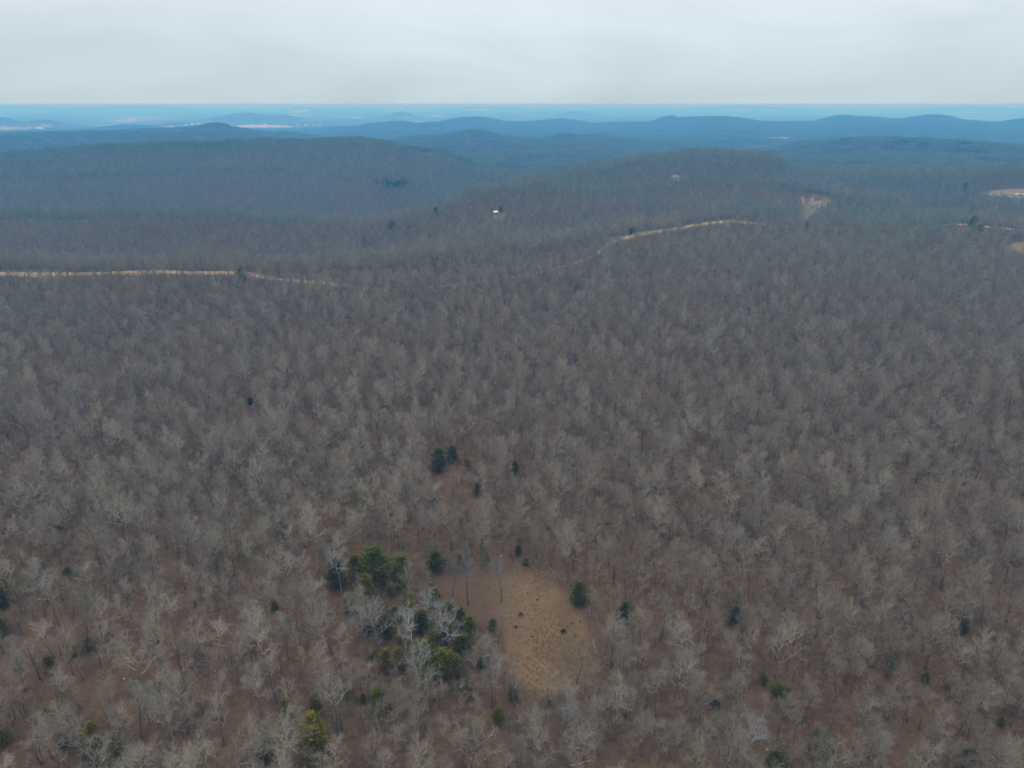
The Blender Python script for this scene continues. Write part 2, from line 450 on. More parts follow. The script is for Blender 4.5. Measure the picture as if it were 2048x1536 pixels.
def patch(name, poly, lift, mat, label, rings=8, edge=False):
    """a sheet draped on the ground inside an outline"""
    P = smooth_line(list(poly) + [poly[0]], 4.0 if edge else 1e9)[:-1]
    c = P.mean(0); V = [(c[0], c[1], float(hgt(*c)) + lift)]; E = [1.0]; F = []
    n = len(P)
    for k in range(1, rings + 1):
        f = k / rings
        for q in P:
            w = c + (q - c) * f
            V.append((w[0], w[1], float(hgt(*w)) + lift - (.16 if edge and k == rings else 0)))
            E.append(max(0, min(1, (1 - f) * 3.0)))
    for b in range(n):
        F.append((0, 1 + b, 1 + (b + 1) % n))
        for k in range(rings - 1):
            o0 = 1 + k * n; o1 = o0 + n
            F.append((o0 + b, o1 + b, o1 + (b + 1) % n, o0 + (b + 1) % n))
    me = mesh(name, V, F, mat, True)
    if me.polygons[0].normal.z < 0: me.flip_normals()
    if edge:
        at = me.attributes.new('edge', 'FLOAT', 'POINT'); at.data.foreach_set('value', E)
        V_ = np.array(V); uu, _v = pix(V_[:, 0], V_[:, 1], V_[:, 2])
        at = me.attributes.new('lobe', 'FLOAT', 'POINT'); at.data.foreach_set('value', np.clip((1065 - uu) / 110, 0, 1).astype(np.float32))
    o = link(name, me); tag(o, label, kind='structure'); return o

# road and its bank
ribbon('road_bank', ROAD, 7.5, .10, BANKM, 'bare soil bank along the gravel road', .3, narrow=True)
ribbon('road', ROAD, 4.6, .22, ROADM, 'pale tan gravel road crossing the bare woods', .06, narrow=True)
# the grassy clearing
CLEAR_PX = [(842, 1180), (862, 1152), (925, 1140), (990, 1134), (1045, 1126), (1100, 1146), (1146, 1178), (1178, 1212), (1208, 1262), (1212, 1312), (1232, 1352), (1190, 1402), (1110, 1420), (1040, 1412), (1006, 1356), (1004, 1292), (990, 1262), (940, 1246), (884, 1222)]
CLEAR = np.array([ground(u, v) for u, v in CLEAR_PX])
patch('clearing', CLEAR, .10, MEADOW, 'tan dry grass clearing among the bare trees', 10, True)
TRAIL = smooth_line([ground(u, v) for u, v in [(915, 905), (905, 930), (898, 960), (892, 1000), (888, 1050)]], 5)
ribbon('trail', TRAIL, .9, .08, TRAILM, 'narrow orange brown woodland trail between cedars', .25)
OPEN = [np.array([ground(u, v) for u, v in P]) for P in (
    [(1600, 394), (1652, 394), (1662, 410), (1636, 424), (1620, 446), (1590, 447), (1606, 418)],
    [(1962, 388), (1990, 381), (2060, 378), (2120, 384), (2120, 398), (2020, 396)],
    [(1996, 492), (2060, 482), (2150, 486), (2150, 512), (2040, 506)],
    [(986, 428), (1004, 427), (1012, 432), (1002, 440), (988, 438)],
    [(1336, 355), (1372, 354), (1380, 361), (1340, 362)])]
OPEN_FRONT = [np.array([ground(u, v) for u, v in P]) for P in ([(1962, 390), (2120, 390), (2120, 408), (1985, 406)], [(1990, 500), (2150, 500), (2150, 522), (2030, 520)], [(985, 434), (1006, 434), (1006, 444), (988, 444)], [(1336, 358), (1374, 358), (1374, 365), (1340, 366)], [(1915, 458), (1975, 463), (1975, 480), (1915, 474)])]
patch('grassy_corridor', OPEN[0], .15, PASTM, 'pale grassy strip cut through woods beyond the road', 5)
patch('pasture', OPEN[1], .15, PASTM, 'tan and green pasture at the right edge of the woods', 5)
patch('meadow', OPEN[2], .15, mat_dirt('old_field', (.16, .11, .06), (.20, .15, .08), (.13, .11, .055)), 'brownish grassy meadow by the right end of the road', 5)
patch('yard', OPEN[3], .15, PASTM, 'small tan yard beside the lone shed', 4)
patch('yard', OPEN[4], .15, PASTM, 'small grassy yard around the ridge house', 4)
FAR = [[(468, 252), (500, 250), (560, 251), (588, 255), (530, 258), (486, 257)], [(1520, 277), (1560, 275), (1612, 277), (1600, 280), (1545, 280)],
       [(1500, 293), (1530, 292), (1545, 295), (1515, 297)], [(380, 247), (410, 245), (425, 247), (395, 250)], [(320, 253), (345, 252), (350, 255), (325, 256)],
       [(255, 237), (270, 236), (272, 240), (257, 240)]]
FARP = [np.array([ground(u, v) for u, v in P]) for P in FAR]
for k, (P, lb) in enumerate(zip(FARP, ['pale yellow green field beyond the left peak', 'thin pale field on the valley floor', 'small pale field in the right valley', 'pale strip field behind the left ridge', 'small pale field left of the wooded peak', 'small tan field on the far left plain'])):
    patch('field', P, 1.2, FIELDM, lb, 4)

# ------------------------------------------------------------------ bare trees
def tube(V, F, P, rad, sides):
    P = np.asarray(P, float); n = len(P)
    b = len(V)
    for k in range(n):
        d = P[min(k + 1, n - 1)] - P[max(k - 1, 0)]; d /= np.linalg.norm(d) + 1e-9
        a = np.array([0., 0, 1]) if abs(d[2]) < .85 else np.array([1., 0, 0])
        e1 = np.cross(d, a); e1 /= np.linalg.norm(e1) + 1e-9; e2 = np.cross(d, e1)
        if k == n - 1 and rad[k] <= 0:
            V.append(P[k]); break
        for s in range(sides):
            an = 2 * math.pi * s / sides
            V.append(P[k] + (e1 * math.cos(an) + e2 * math.sin(an)) * rad[k])
    for k in range(n - 1):
        for s in range(sides):
            s2 = (s + 1) % sides; o = b + k * sides
            if k == n - 2 and rad[n - 1] <= 0: F.append((o + s, o + s2, b + (n - 1) * sides))
            else: F.append((o + s, o + s2, o + sides + s2, o + sides + s))

def unit(v): return v / (np.linalg.norm(v) + 1e-9)

def grow(seed, H, CR, fork=.45, nlimb=9, n2=5, n3=5, n4=4, tw=.03, wig=.175, sides=(6, 4, 3)):
    """trunk and branching crown of a leafless tree: returns (trunk V,F), (crown V,F)"""
    rg = random.Random(seed)
    TV, TF, CV, CF = [], [], [], []; TWF = []
    r0 = .0105 * H + .03
    def rv(s): return np.array([rg.gauss(0, s), rg.gauss(0, s), rg.gauss(0, s * .7)])
    # trunk
    P = [np.zeros(3)]; d = unit(np.array([rg.gauss(0, .05), rg.gauss(0, .05), 1.]))
    nt_ = 7
    for k in range(nt_):
        d = unit(d + np.array([rg.gauss(0, .07), rg.gauss(0, .07), .12])); P.append(P[-1] + d * H * .80 / nt_)
    rad = [r0 * (1.35 if k == 0 else 1) * (1 - .80 * k / nt_) for k in range(nt_ + 1)]
    tube(TV, TF, P, rad, sides[0])
    P = np.array(P)
    def at(Q, t):
        f = t * (len(Q) - 1); k = min(int(f), len(Q) - 2); return Q[k] + (Q[k + 1] - Q[k]) * (f - k)
    def bend(p, d, L, n, trop, w):
        Q = [p]
        for k in range(n):
            d = unit(d + rv(w) + np.array([0, 0, trop])); Q.append(Q[-1] + d * L / n)
        return np.array(Q)
    def side(d, ang, roll):
        a = np.array([0., 0, 1]) if abs(d[2]) < .9 else np.array([1., 0, 0])
        e1 = unit(np.cross(d, a)); e2 = np.cross(d, e1)
        return unit(d * math.cos(ang) + (e1 * math.cos(roll) + e2 * math.sin(roll)) * math.sin(ang))
    roll = rg.uniform(0, 6.28)
    for a in range(nlimb):
        t = fork + (1 - fork) * (a / max(1, nlimb - 1)) ** .8
        up = (t - fork) / (1 - fork)
        roll += 2.4 + rg.uniform(-.5, .5)
        ang = math.radians(rg.uniform(52, 78) * (1 - up) + rg.uniform(10, 48) * up)
        d = np.array([math.cos(roll) * math.sin(ang), math.sin(roll) * math.sin(ang), math.cos(ang)])
        L = CR * rg.uniform(.8, 1.2) * (1.05 - .25 * up)
        p = at(P, t * .995)
        Q = bend(p, d, L, 5, .10, wig)
        rl = max(.03, r0 * (.40 - .15 * up)) * rg.uniform(.75, 1.15)
        tube(CV, CF, Q, [rl, rl * .82, rl * .66, rl * .5, rl * .34, rl * .16], sides[1])
        for b in range(n2):
            tb = .28 + .72 * (b + rg.random()) / n2; tb = min(tb, .99)
            dd = unit(at(Q, min(1, tb + .1)) - at(Q, tb - .1))
            L2 = L * (.62 - .28 * tb) * rg.uniform(.7, 1.25)
            q = at(Q, tb); r2 = rl * (1 - .8 * tb) * .7 + .012
            Q2 = bend(q, side(dd, math.radians(rg.uniform(28, 62)), rg.uniform(0, 6.28)), L2, 3, .10, wig)
            tube(CV, CF, Q2, [r2, r2 * .75, r2 * .5, r2 * .2], sides[2])
            for c in range(n3):
                tc2 = min(.99, .2 + .8 * (c + rg.random()) / n3)
                d3 = unit(at(Q2, min(1, tc2 + .15)) - at(Q2, max(0, tc2 - .15)))
                L3 = L2 * rg.uniform(.35, .65) + .25
                q3 = at(Q2, tc2)
                Q3 = bend(q3, side(d3, math.radians(rg.uniform(25, 65)), rg.uniform(0, 6.28)), L3, 2, .08, wig)
                tube(CV, TWF, Q3, [tw * .85, tw * .6, 0], 3)
                for e_ in range(n4):
                    te = min(.97, .2 + .8 * (e_ + rg.random()) / n4)
                    d4 = side(unit(Q3[2] - Q3[0]), math.radians(rg.uniform(20, 60)), rg.uniform(0, 6.28))
                    q4 = at(Q3, te); L4 = rg.uniform(.45, 1.0)
                    tube(CV, TWF, [q4, q4 + unit(d4 + np.array([0, 0, .15])) * L4], [tw * .52, 0], 3)
    return (TV, TF), (CV, CF, TWF)

def both(name, parts, mats):
    (TV, TF), (CV, CF, TWF) = parts
    n = len(TV)
    F = list(TF) + [tuple(i + n for i in f) for f in CF] + [tuple(i + n for i in f) for f in TWF]
    return mesh(name, list(TV) + list(CV), F, mats, False, [0] * len(TF) + [1] * len(CF) + [2] * len(TWF))

SPEC = [  # height, crown radius, fork, limbs
    (17.0, 4.3, .50, 10), (18.5, 3.6, .57, 9), (15.5, 4.5, .44, 9), (18.0, 3.0, .60, 8), (14.0, 3.7, .46, 8),
    (19.0, 4.0, .58, 10), (16.5, 2.9, .58, 8), (13.0, 3.5, .46, 8)]
TREES = [grow(100 + k, *s[:2], fork=s[2], nlimb=s[3], n2=6, n3=6, n4=4, tw=.024) for k, s in enumerate(SPEC)]
TONES = [tuple(a * b * (1 + .45 * (.185 / t[0] - 1)) for a, b in zip(t, (1.36, 1.27, 1.07))) for t in [(.235, .225, .205), (.17, .155, .138), (.205, .19, .17), (.135, .118, .103), (.26, .25, .235), (.18, .172, .16)]]

def proto_collection(name, items):
    c = bpy.data.collections.new(name)
    for k, (me, colr) in enumerate(items):
        o = bpy.data.objects.new(f'{name}_tree.{k:03d}', me); o.color = colr + (1,)
        c.objects.link(o)
    return c

def scatter(name, coll, pts, scl, rot, kind, label):
    me = bpy.data.meshes.new(name)
    me.vertices.add(len(pts)); me.vertices.foreach_set('co', np.asarray(pts, np.float32).ravel())
    a = me.attributes.new('scl', 'FLOAT_VECTOR', 'POINT'); a.data.foreach_set('vector', np.asarray(scl, np.float32).ravel())
    a = me.attributes.new('rot', 'FLOAT_VECTOR', 'POINT'); a.data.foreach_set('vector', np.asarray(rot, np.float32).ravel())
    a = me.attributes.new('kind_id', 'INT', 'POINT'); a.data.foreach_set('value', np.asarray(kind, np.int32))
    tones = np.array([c.color[:] for c in coll.objects], np.float32)[np.asarray(kind)]
    a = me.attributes.new('tone', 'FLOAT_COLOR', 'POINT'); a.data.foreach_set('color', tones.ravel())
    o = link(name, me)
    g = bpy.data.node_groups.new(name + '_scatter', 'GeometryNodeTree')
    g.interface.new_socket('Geometry', in_out='INPUT', socket_type='NodeSocketGeometry')
    g.interface.new_socket('Geometry', in_out='OUTPUT', socket_type='NodeSocketGeometry')
    N = g.nodes.new
    gi, go = N('NodeGroupInput'), N('NodeGroupOutput')
    ip = N('GeometryNodeInstanceOnPoints'); ci = N('GeometryNodeCollectionInfo')
    ci.inputs['Collection'].default_value = coll
    ci.inputs['Separate Children'].default_value = True; ci.inputs['Reset Children'].default_value = True
    ip.inputs['Pick Instance'].default_value = True
    def attr(nm, t):
        q = N('GeometryNodeInputNamedAttribute'); q.data_type = t; q.inputs['Name'].default_value = nm
        return next(s for s in q.outputs if s.enabled and s.name == 'Attribute')
    eu = N('FunctionNodeEulerToRotation')
    g.links.new(gi.outputs[0], ip.inputs['Points']); g.links.new(ci.outputs[0], ip.inputs['Instance'])
    g.links.new(attr('kind_id', 'INT'), ip.inputs['Instance Index'])
    g.links.new(attr('rot', 'FLOAT_VECTOR'), eu.inputs[0]); g.links.new(eu.outputs[0], ip.inputs['Rotation'])
    g.links.new(attr('scl', 'FLOAT_VECTOR'), ip.inputs['Scale'])
    g.links.new(ip.outputs[0], go.inputs[0])
    md = o.modifiers.new('scatter', 'NODES'); md.node_group = g
    tag(o, label, kind='stuff')
    return o

def jitter(r0, r1, cell, half_az, seed, drop=.1):
    rg = np.random.default_rng(seed)
    xs = np.arange(-r1 * math.sin(half_az) - 60, r1 * math.sin(half_az) + 60, cell); ys = np.arange(0, r1 + cell, cell * .87)
    X, Y = np.meshgrid(xs, ys)
    X = X + (np.arange(len(ys)) % 2)[:, None] * cell * .5
    X = X + rg.uniform(-.46, .46, X.shape) * cell; Y = Y + rg.uniform(-.46, .46, Y.shape) * cell
    r = np.hypot(X, Y)
    # a wedge a little wider than the view, with some metres to spare near the camera
    ok = (r >= r0) & (r < r1) & (np.abs(X) < Y * math.tan(half_az) + 45) & (rg.random(X.shape) > drop)
    return X[ok], Y[ok], rg

def open_mask(X, Y, road_clear=7.5, border=.88):
    m = np.ones(X.shape, bool)
    r = np.hypot(X, Y)
    near = (r > 350) & (r < 1300)
    d = np.full(X.shape, 1e9); d[near] = dist_line(X[near], Y[near], ROAD[::2])
    m &= d > road_clear - 6.0 * (1 - road_open(np.degrees(np.arctan2(X, Y))))
    # a ragged border: a few trees and much brush stand in the outer ring of the clearing
    cc = CLEAR.mean(0); q = np.random.default_rng(77).uniform(border, 1.0, X.shape)
    m &= ~in_poly(cc[0] + (X - cc[0]) / q, cc[1] + (Y - cc[1]) / q, CLEAR)
    tr = (r > 150) & (r < 420); d2 = np.full(X.shape, 1e9); d2[tr] = dist_line(X[tr], Y[tr], TRAIL)
    m &= d2 > 1.8
    thin = np.random.default_rng(78).random(X.shape) < .3
    for k, P in enumerate(OPEN + FARP + OPEN_FRONT): m &= ~in_poly(X, Y, P) | (thin & (k == 0))
    return m
HALF = math.radians(39.5)

# trees whose place in the photograph is plain: picture position of the foot, height, variant, tone
NAMED = [
    ((905, 1194), 11, 6, (.12, .11, .10), 'slender dark bare tree with its foot in the left part of the clearing'),
    ((937, 1212), 17, 1, (.19, .18, .165), 'tall straight bare tree with a thick trunk inside the clearing'),
    ((1003, 1205), 14, 4, (.20, .19, .18), 'round crowned bare tree near the middle of the clearing'),
    ((1151, 1380), 13, 7, (.15, .14, .13), 'bare tree standing alone in the front part of the clearing'),
    ((684, 1188), 15, 0, (.30, .295, .275), 'pale bare tree in front of the darkest cedar of the clump'),
    ((756, 1300), 14, 2, (.31, .305, .285), 'pale branching bare tree just above the small olive cedar pair'),
    ((822, 1318), 14, 2, (.33, .325, .30), 'palest bare tree with radiating limbs beside the olive cedars'),
    ((857, 1286), 16, 1, (.28, .275, .255), 'pale upright bare tree behind the front cedar clump'),
    ((903, 1328), 16, 0, (.31, .305, .285), 'wide pale bare tree standing over the front cedar clump'),
    ((733, 1306), 14, 4, (.29, .285, .265), 'pale bare tree left of the small olive cedars'),
    ((795, 1296), 13, 6, (.28, .275, .25), 'slim pale bare tree in the middle of the cedar clump'),
    ((985, 1415), 15, 3, (.19, .18, .165), 'bare tree with a dark lower trunk left of the clearing front'),
    ((672, 1470), 17, 5, (.24, .23, .215), 'tall bare tree between the olive cedars and the oval cedar'),
    ((843, 1400), 15, 2, (.25, .24, .22), 'spreading bare tree just right of the oval cedar'),
    ((1133, 1500), 14, 2, (.24, .23, .21), 'spreading bare tree below the front edge of the clearing'),
    ((90, 1235), 16, 0, (.27, .26, .24), 'large pale bare tree below the left edge cedar'),
    ((1486, 1556), 18, 0, (.25, .24, .22), 'big bare tree with pale crooked limbs left of the lone pine'),
]

# evergreens: picture position of the foot, height in picture rows, shape, colour, label
DK, OL, YG, GG, BR_ = (.080, .086, .017), (.132, .120, .018), (.20, .170, .020), (.098, .105, .052), (.092, .112, .016)
E = [
 # clump left of the clearing
 ((674, 1176), 52, 1, DK, 'dark cedar behind the pale tree at the left end of the clump'),
 ((713, 1160), 50, 3, OL, 'narrow olive cedar between the pale tree and the big cedar'),
 ((749, 1166), 64, 2, BR_, 'biggest dark green cedar at the back of the clump'),
 ((800, 1174), 56, 1, BR_, 'tall green cedar at the right end of the clump back row'),
 ((735, 1202), 46, 1, OL, 'olive cedar in front of the biggest dark cedar'),
 ((782, 1194), 26, 1, OL, 'small olive cedar in front of the tall green cedar'),
 ((867, 1217), 44, 1, OL, "olive cedar at the clearing's left edge behind pale limbs"),
 ((822, 1250), 40, 2, OL, 'olive cedar showing through pale limbs in the clump middle'),
 ((764, 1226), 22, 1, DK, 'small dark cedar in the middle of the clump'),
 ((790, 1240), 24, 0, OL, 'low olive cedar left of the clump middle'),
 ((920, 1258), 38, 1, DK, "dark cedar behind the wide pale tree near the clearing"),
 ((940, 1272), 34, 0, BR_, "green cedar among pale limbs near the clearing's left side"),
 ((872, 1292), 30, 0, OL, 'olive cedar half hidden above the front cedar clump'),
 ((985, 1262), 22, 1, DK, "small dark cedar on the clearing's inner left edge"),
 ((747, 1322), 20, 0, BR_, 'small green cedar at the lower left of the clump'),
 ((775, 1340), 36, 0, OL, 'left tree of the small olive cedar pair'),
 ((797, 1350), 46, 1, OL, 'right taller tree of the small olive cedar pair'),
 ((853, 1343), 54, 0, BR_, 'left dark green tree of the front cedar clump'),
 ((886, 1355), 48, 2, OL, 'middle bright olive tree of the front cedar clump'),
 ((910, 1356), 40, 1, OL, 'right tree of the front cedar clump'),
 ((962, 1338), 22, 1, DK, "dark cedar behind grey limbs left of the clearing's front"),
 ((928, 1396), 34, 1, GG, 'grey green cedar under bare limbs before the front clump'),
 ((764, 1427), 46, 1, BR_, 'oval bright green cedar standing alone below the clump'),
 ((694, 1398), 20, 0, OL, 'small olive cedar under the tall bare tree'),
 ((726, 1405), 16, 0, OL, 'low olive cedar left of the oval green cedar'),
 ((634, 1426), 34, 1, OL, 'topmost of the three olive cedars at the bottom edge'),
 ((627, 1478), 46, 0, YG, 'middle one of the three olive cedars at the bottom edge'),
 ((633, 1530), 62, 0, OL, 'lowest of the three olive cedars at the bottom edge'),
 ((571, 1437), 32, 1, OL, 'small green cedar left of the three olive cedars'),
 ((700, 1228), 34, 1, DK, 'dark cedar under pale limbs at the far left of the clump'),
 ((738, 1262), 34, 0, DK, 'dark cedar behind the pale branching tree of the clump'),
 ((772, 1272), 36, 2, DK, 'broad dark cedar shading the middle of the clump'),
 ((806, 1286), 30, 0, OL, 'olive cedar low in the middle of the clump'),
 ((845, 1264), 34, 2, DK, 'dark cedar just left of the pale upright tree'),
 ((893, 1288), 40, 1, DK, 'dark cedar right of the pale upright tree'),
 ((925, 1306), 34, 2, DK, 'broad dark cedar under the wide pale tree'),
 ((896, 1240), 32, 1, DK, "dark cedar near the clearing's left lobe"),
 ((820, 1214), 26, 0, OL, 'olive cedar below the tall green cedar of the back row'),
 # round the clearing
 ((872, 1143), 38, 2, DK, 'broad dark cedar at the back edge of the clearing'),
 ((921, 1138), 28, 3, OL, 'thin olive cedar right of the broad cedar behind the clearing'),
 ((1036, 1112), 22, 1, GG, 'dull cedar under grey limbs behind the clearing'),
 ((1051, 1131), 14, 0, DK, 'tiny dark cedar at the back tip of the clearing'),
 ((1157, 1211), 42, 0, DK, "dark cedar on the clearing's right edge"),
 ((1147, 1118), 16, 1, BR_, 'small bright green cedar behind the right edge cedar'),
 ((1094, 1070), 18, 1, OL, 'small olive cedar well behind the clearing'),
 ((1250, 1244), 38, 0, GG, 'half hidden grey green cedar right of the clearing'),
 ((1268, 1244), 20, 0, OL, 'low olive cedar right of the half hidden cedar'),
 ((996, 1446), 30, 1, OL, "olive cedar below the clearing's front left corner"),
 ((1024, 1402), 22, 1, OL, "small olive cedar at the clearing's front left corner"),
 ((950, 1488), 26, 0, GG, 'grey green cedar inside a bare crown near the bottom'),
 # trail
 ((876, 944), 46, 1, DK, 'taller cedar left of the trail head'),
 ((905, 926), 32, 0, DK, 'rounder cedar right of the trail head'),
 ((932, 938), 22, 0, OL, 'low olive cedar just right of the trail pair'),
 ((1030, 945), 22, 1, DK, 'single small cedar well right of the trail'),
 ((955, 990), 22, 0, BR_, 'small bright cedar below and right of the trail pair'),
 ((869, 1008), 14, 0, DK, 'tiny dark cedar beside the lower trail'),
 # left wood
 ((78, 1142), 22, 2, OL, 'wide topped cedar above the large pale tree at left'),
 ((137, 1154), 20, 0, OL, 'cedar just right of the wide topped cedar at left'),
 ((150, 1312), 26, 0, YG, 'left tree of the olive cedar pair in the left wood'),
 ((181, 1302), 26, 0, OL, 'right tree of the olive cedar pair in the left wood'),
 ((8, 1216), 40, 1, DK, 'dark cedar cut by the left edge, upper of two'),
 ((6, 1268), 34, 1, OL, 'olive cedar cut by the left edge, lower of two'),
 ((103, 1342), 30, 0, OL, 'olive cedar below the left cedar pair'),
 ((273, 1374), 20, 0, OL, 'small olive cedar left of the dark fallen treetop'),
 ((222, 1274), 14, 0, OL, 'tiny olive cedar above the left cedar pair'),
 ((99, 1446), 28, 0, OL, 'olive cedar near the lower left corner'),
 ((186, 1474), 28, 0, YG, 'yellow green cedar near the lower left corner'),
 ((200, 1532), 50, 2, GG, 'broad grey green cedar at the bottom left'),
 ((226, 1526), 40, 0, OL, 'olive cedar at the right side of the broad grey green one'),
 ((8, 1490), 30, 0, OL, 'olive cedar cut by the left edge near the bottom'),
 ((130, 1494), 34, 1, GG, 'grey green cedar left of the yellow green one'),
 ((318, 1404), 34, 4, GG, 'grey green pine below the dark fallen treetop'),
 ((550, 1220), 16, 0, BR_, 'low cedar left of the dark clump'),
 ((563, 1068), 28, 1, GG, 'dull cedar behind and left of the clump'),
 ((660, 1096), 20, 1, GG, 'dull small cedar above the left end of the clump'),
 ((255, 1212), 18, 1, DK, 'dark cedar under the pale crown in the left wood'),
 ((396, 1209), 22, 1, OL, 'dull olive cedar in the left wood'),
 ((533, 1520), 34, 0, DK, 'dark cedar below the pale leaning tree at the bottom'),
 ((122, 1060), 26, 1, GG, 'grey green cedar far up in the left wood'),
 # right wood
 ((1556, 1412), 40, 4, BR_, 'lone dark green pine with a bare lower trunk'),
 ((1527, 1368), 20, 1, OL, 'small olive cedar behind the lone pine'),
 ((1848, 1369), 24, 1, BR_, 'small dark cedar in the lower right wood'),
 ((1469, 1252), 36, 0, GG, 'dark dull cedar behind and left of the lone pine'),
 ((1925, 1268), 30, 1, GG, 'grey green cedar near the right edge'),
 ((1783, 1326), 24, 0, GG, 'blue green cedar under pale limbs at lower right'),
 ((1432, 1418), 20, 0, GG, 'teal cedar left of the lone pine'),
 ((1412, 1398), 18, 0, OL, 'small olive cedar left of the teal cedar'),
 ((1638, 1512), 46, 2, GG, 'wide grey green cedar right of the lone pine near the bottom'),
 ((1550, 1548), 40, 0, DK, 'dark cedar cut by the bottom edge below the pine'),
 ((1888, 1394), 26, 1, OL, 'olive cedar below the small dark cedar at lower right'),
 ((1929, 1530), 34, 0, GG, 'grey green cedar in the bottom right corner'),
 ((1515, 1118), 20, 1, OL, 'olive cedar at the foot of a leaning dark trunk'),
 ((2000, 1452), 18, 0, OL, 'small olive cedar at the lower right edge'),
 ((1985, 1225), 14, 0, OL, 'tiny olive cedar high in the right wood'),
 # middle ground
 ((945, 702), 26, 1, GG, 'dull dark cedar in the centre of the middle wood'),
 ((276, 894), 34, 5, GG, 'thin dark pine in the middle of the left wood'),
 ((502, 818), 22, 5, DK, 'dark pine in the middle wood right of the thin pine'),
 ((1496, 850), 22, 1, GG, 'dull cedar in the middle of the right wood'),
 ((8, 862), 18, 1, OL, 'small cedar at the left edge of the middle wood'),
 ((1150, 735), 26, 5, GG, 'dull pine right of the centre in the middle wood'),
 ((484, 566), 30, 1, DK, 'dark cedar standing at the gravel road on the left'),
 ((877, 541), 26, 0, (.16, .20, .035), 'bright green cedar just beyond the road'),
 ((1940, 470), 36, 5, (.19, .21, .05), 'taller of two green pines beside the right end of the road'),
 ((1957, 478), 28, 5, (.17, .20, .05), 'shorter of two green pines beside the right end of the road'),
 ((1929, 383), 16, 1, DK, 'dark cedar left of the pasture'),
 ((908, 412), 16, 1, DK, 'dark cedar up the slope left of the lone shed'),
 ((872, 436), 20, 1, DK, 'dark cedar lower left of the lone shed'),
 ((787, 470), 26, 2, GG, 'left of two dark cedars on the near valley slope'),
 ((818, 474), 20, 1, GG, 'right of two dark cedars on the near valley slope'),
 ((730, 487), 14, 0, DK, 'small dark cedar left of the valley slope pair'),
 ((996, 460), 16, 1, GG, 'dark cedar below the lone shed'),
 ((1013, 462), 18, 1, DK, 'darkest cedar below and right of the lone shed'),
 ((1262, 470), 14, 0, DK, 'small dark cedar just behind the curving road'),
 ((1400, 440), 16, 1, DK, 'dark cedar above the curving road'),
 ((1614, 456), 14, 0, DK, 'dark cedar at the foot of the grassy corridor'),
 ((1705, 428), 12, 0, GG, 'dull cedar right of the grassy corridor'),
 ((1002, 424), 10, 0, DK, 'dark cedar touching the lone shed'),
]

# ---- single trees nearest the camera
cx, cyy, rg = jitter(84, 1700, 5.5, HALF, 3, .10)
ok = open_mask(cx, cyy); cx, cyy = cx[ok], cyy[ok]
npos = np.array([ground(*n[0]) for n in NAMED])
far_ok = np.ones(len(cx), bool)
for q in npos: far_ok &= np.hypot(cx - q[0], cyy - q[1]) > 4.5
cx, cyy = cx[far_ok], cyy[far_ok]
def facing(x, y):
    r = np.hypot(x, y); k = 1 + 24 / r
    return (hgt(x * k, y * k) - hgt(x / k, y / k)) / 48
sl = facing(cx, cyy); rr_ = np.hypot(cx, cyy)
keep = (rr_ < 620) | (rg.random(len(cx)) > np.clip(sl * 2.6, -.2, .4))
cx, cyy, sl = cx[keep], cyy[keep], sl[keep]
cz = hgt(cx, cyy)
CLEAR_VIEW = [(1010, 1126), (1100, 1146), (1180, 1215), (1200, 1300), (1180, 1335), (1110, 1320), (1020, 1300), (1010, 1235), (950, 1215), (870, 1172), (900, 1140)]
CLUMP_PX = [(655, 1105), (930, 1105), (1000, 1240), (985, 1375), (740, 1375), (700, 1260), (650, 1230)]
def sight(x, y, z, h_, wide, deep, rg, p_keep):
    u0, v0 = pix(x, y, z); u1, v1 = pix(x, y, z + h_)
    bad = in_poly(u1, v1, CLEAR_VIEW) | in_poly(u0, v0, CLUMP_PX)
    for e in E:
        if e[3] is GG or e[1] < 20: continue
        bad |= (np.abs(u0 - e[0][0]) < wide) & (v0 - e[0][1] > -6) & (v0 - e[0][1] < deep)
    return ~bad | (rg.random(len(x)) < p_keep)
s_ok = (np.hypot(cx, cyy) > 420) | sight(cx, cyy, cz, 8.0, 24, 60, rg, .15)
cx, cyy, cz, sl = cx[s_ok], cyy[s_ok], cz[s_ok], sl[s_ok]
cs = np.clip(rg.normal(.71, .17, len(cx)), .38, 1.12); ck = rg.integers(0, len(SPEC), len(cx)); crot = rg.uniform(0, 6.28, len(cx)); ct = rg.integers(0, len(TONES), len(cx))
farr = np.hypot(cx, cyy) > 560
ct = np.where((cx < -35) & (np.hypot(cx, cyy) < 300) & (rg.random(len(cx)) < np.clip(.5 + .8 * fbm(cx / 50, cyy / 50, 71, 2), 0, .8)), 4, ct)
pick = rg.random(len(cx)) < .7
ct = np.where(farr & pick & (sl > .045), np.where(rg.random(len(cx)) < .5, 1, 5), np.where(farr & pick & (sl < .02), np.where(rg.random(len(cx)) < .5, 2, 0), ct))  # relief shading put into the tones: crests paler, slopes facing the camera browner
# stands differ: paler crowns at the lower left, browner to the right
stand = fbm(cx / 120 + 3, cyy / 120, 21, 2) - np.clip(cx / 400, -.5, .5) * .5
bu, bv = pix(cx, cyy, cz); tu, tv = pix(cx, cyy, cz + 11 * cs)
vis = (tu > 8) & (tu < 2040) & (tv < 1520) & (bu > -20) & (bu < 2068)
slant = np.hypot(np.hypot(cx, cyy), CAM_Z - cz)
order = np.argsort(np.where(vis, slant, 1e9))
N_SINGLE = 300 - len(NAMED)
single = order[:N_SINGLE]
is_single = np.zeros(len(cx), bool); is_single[single] = True

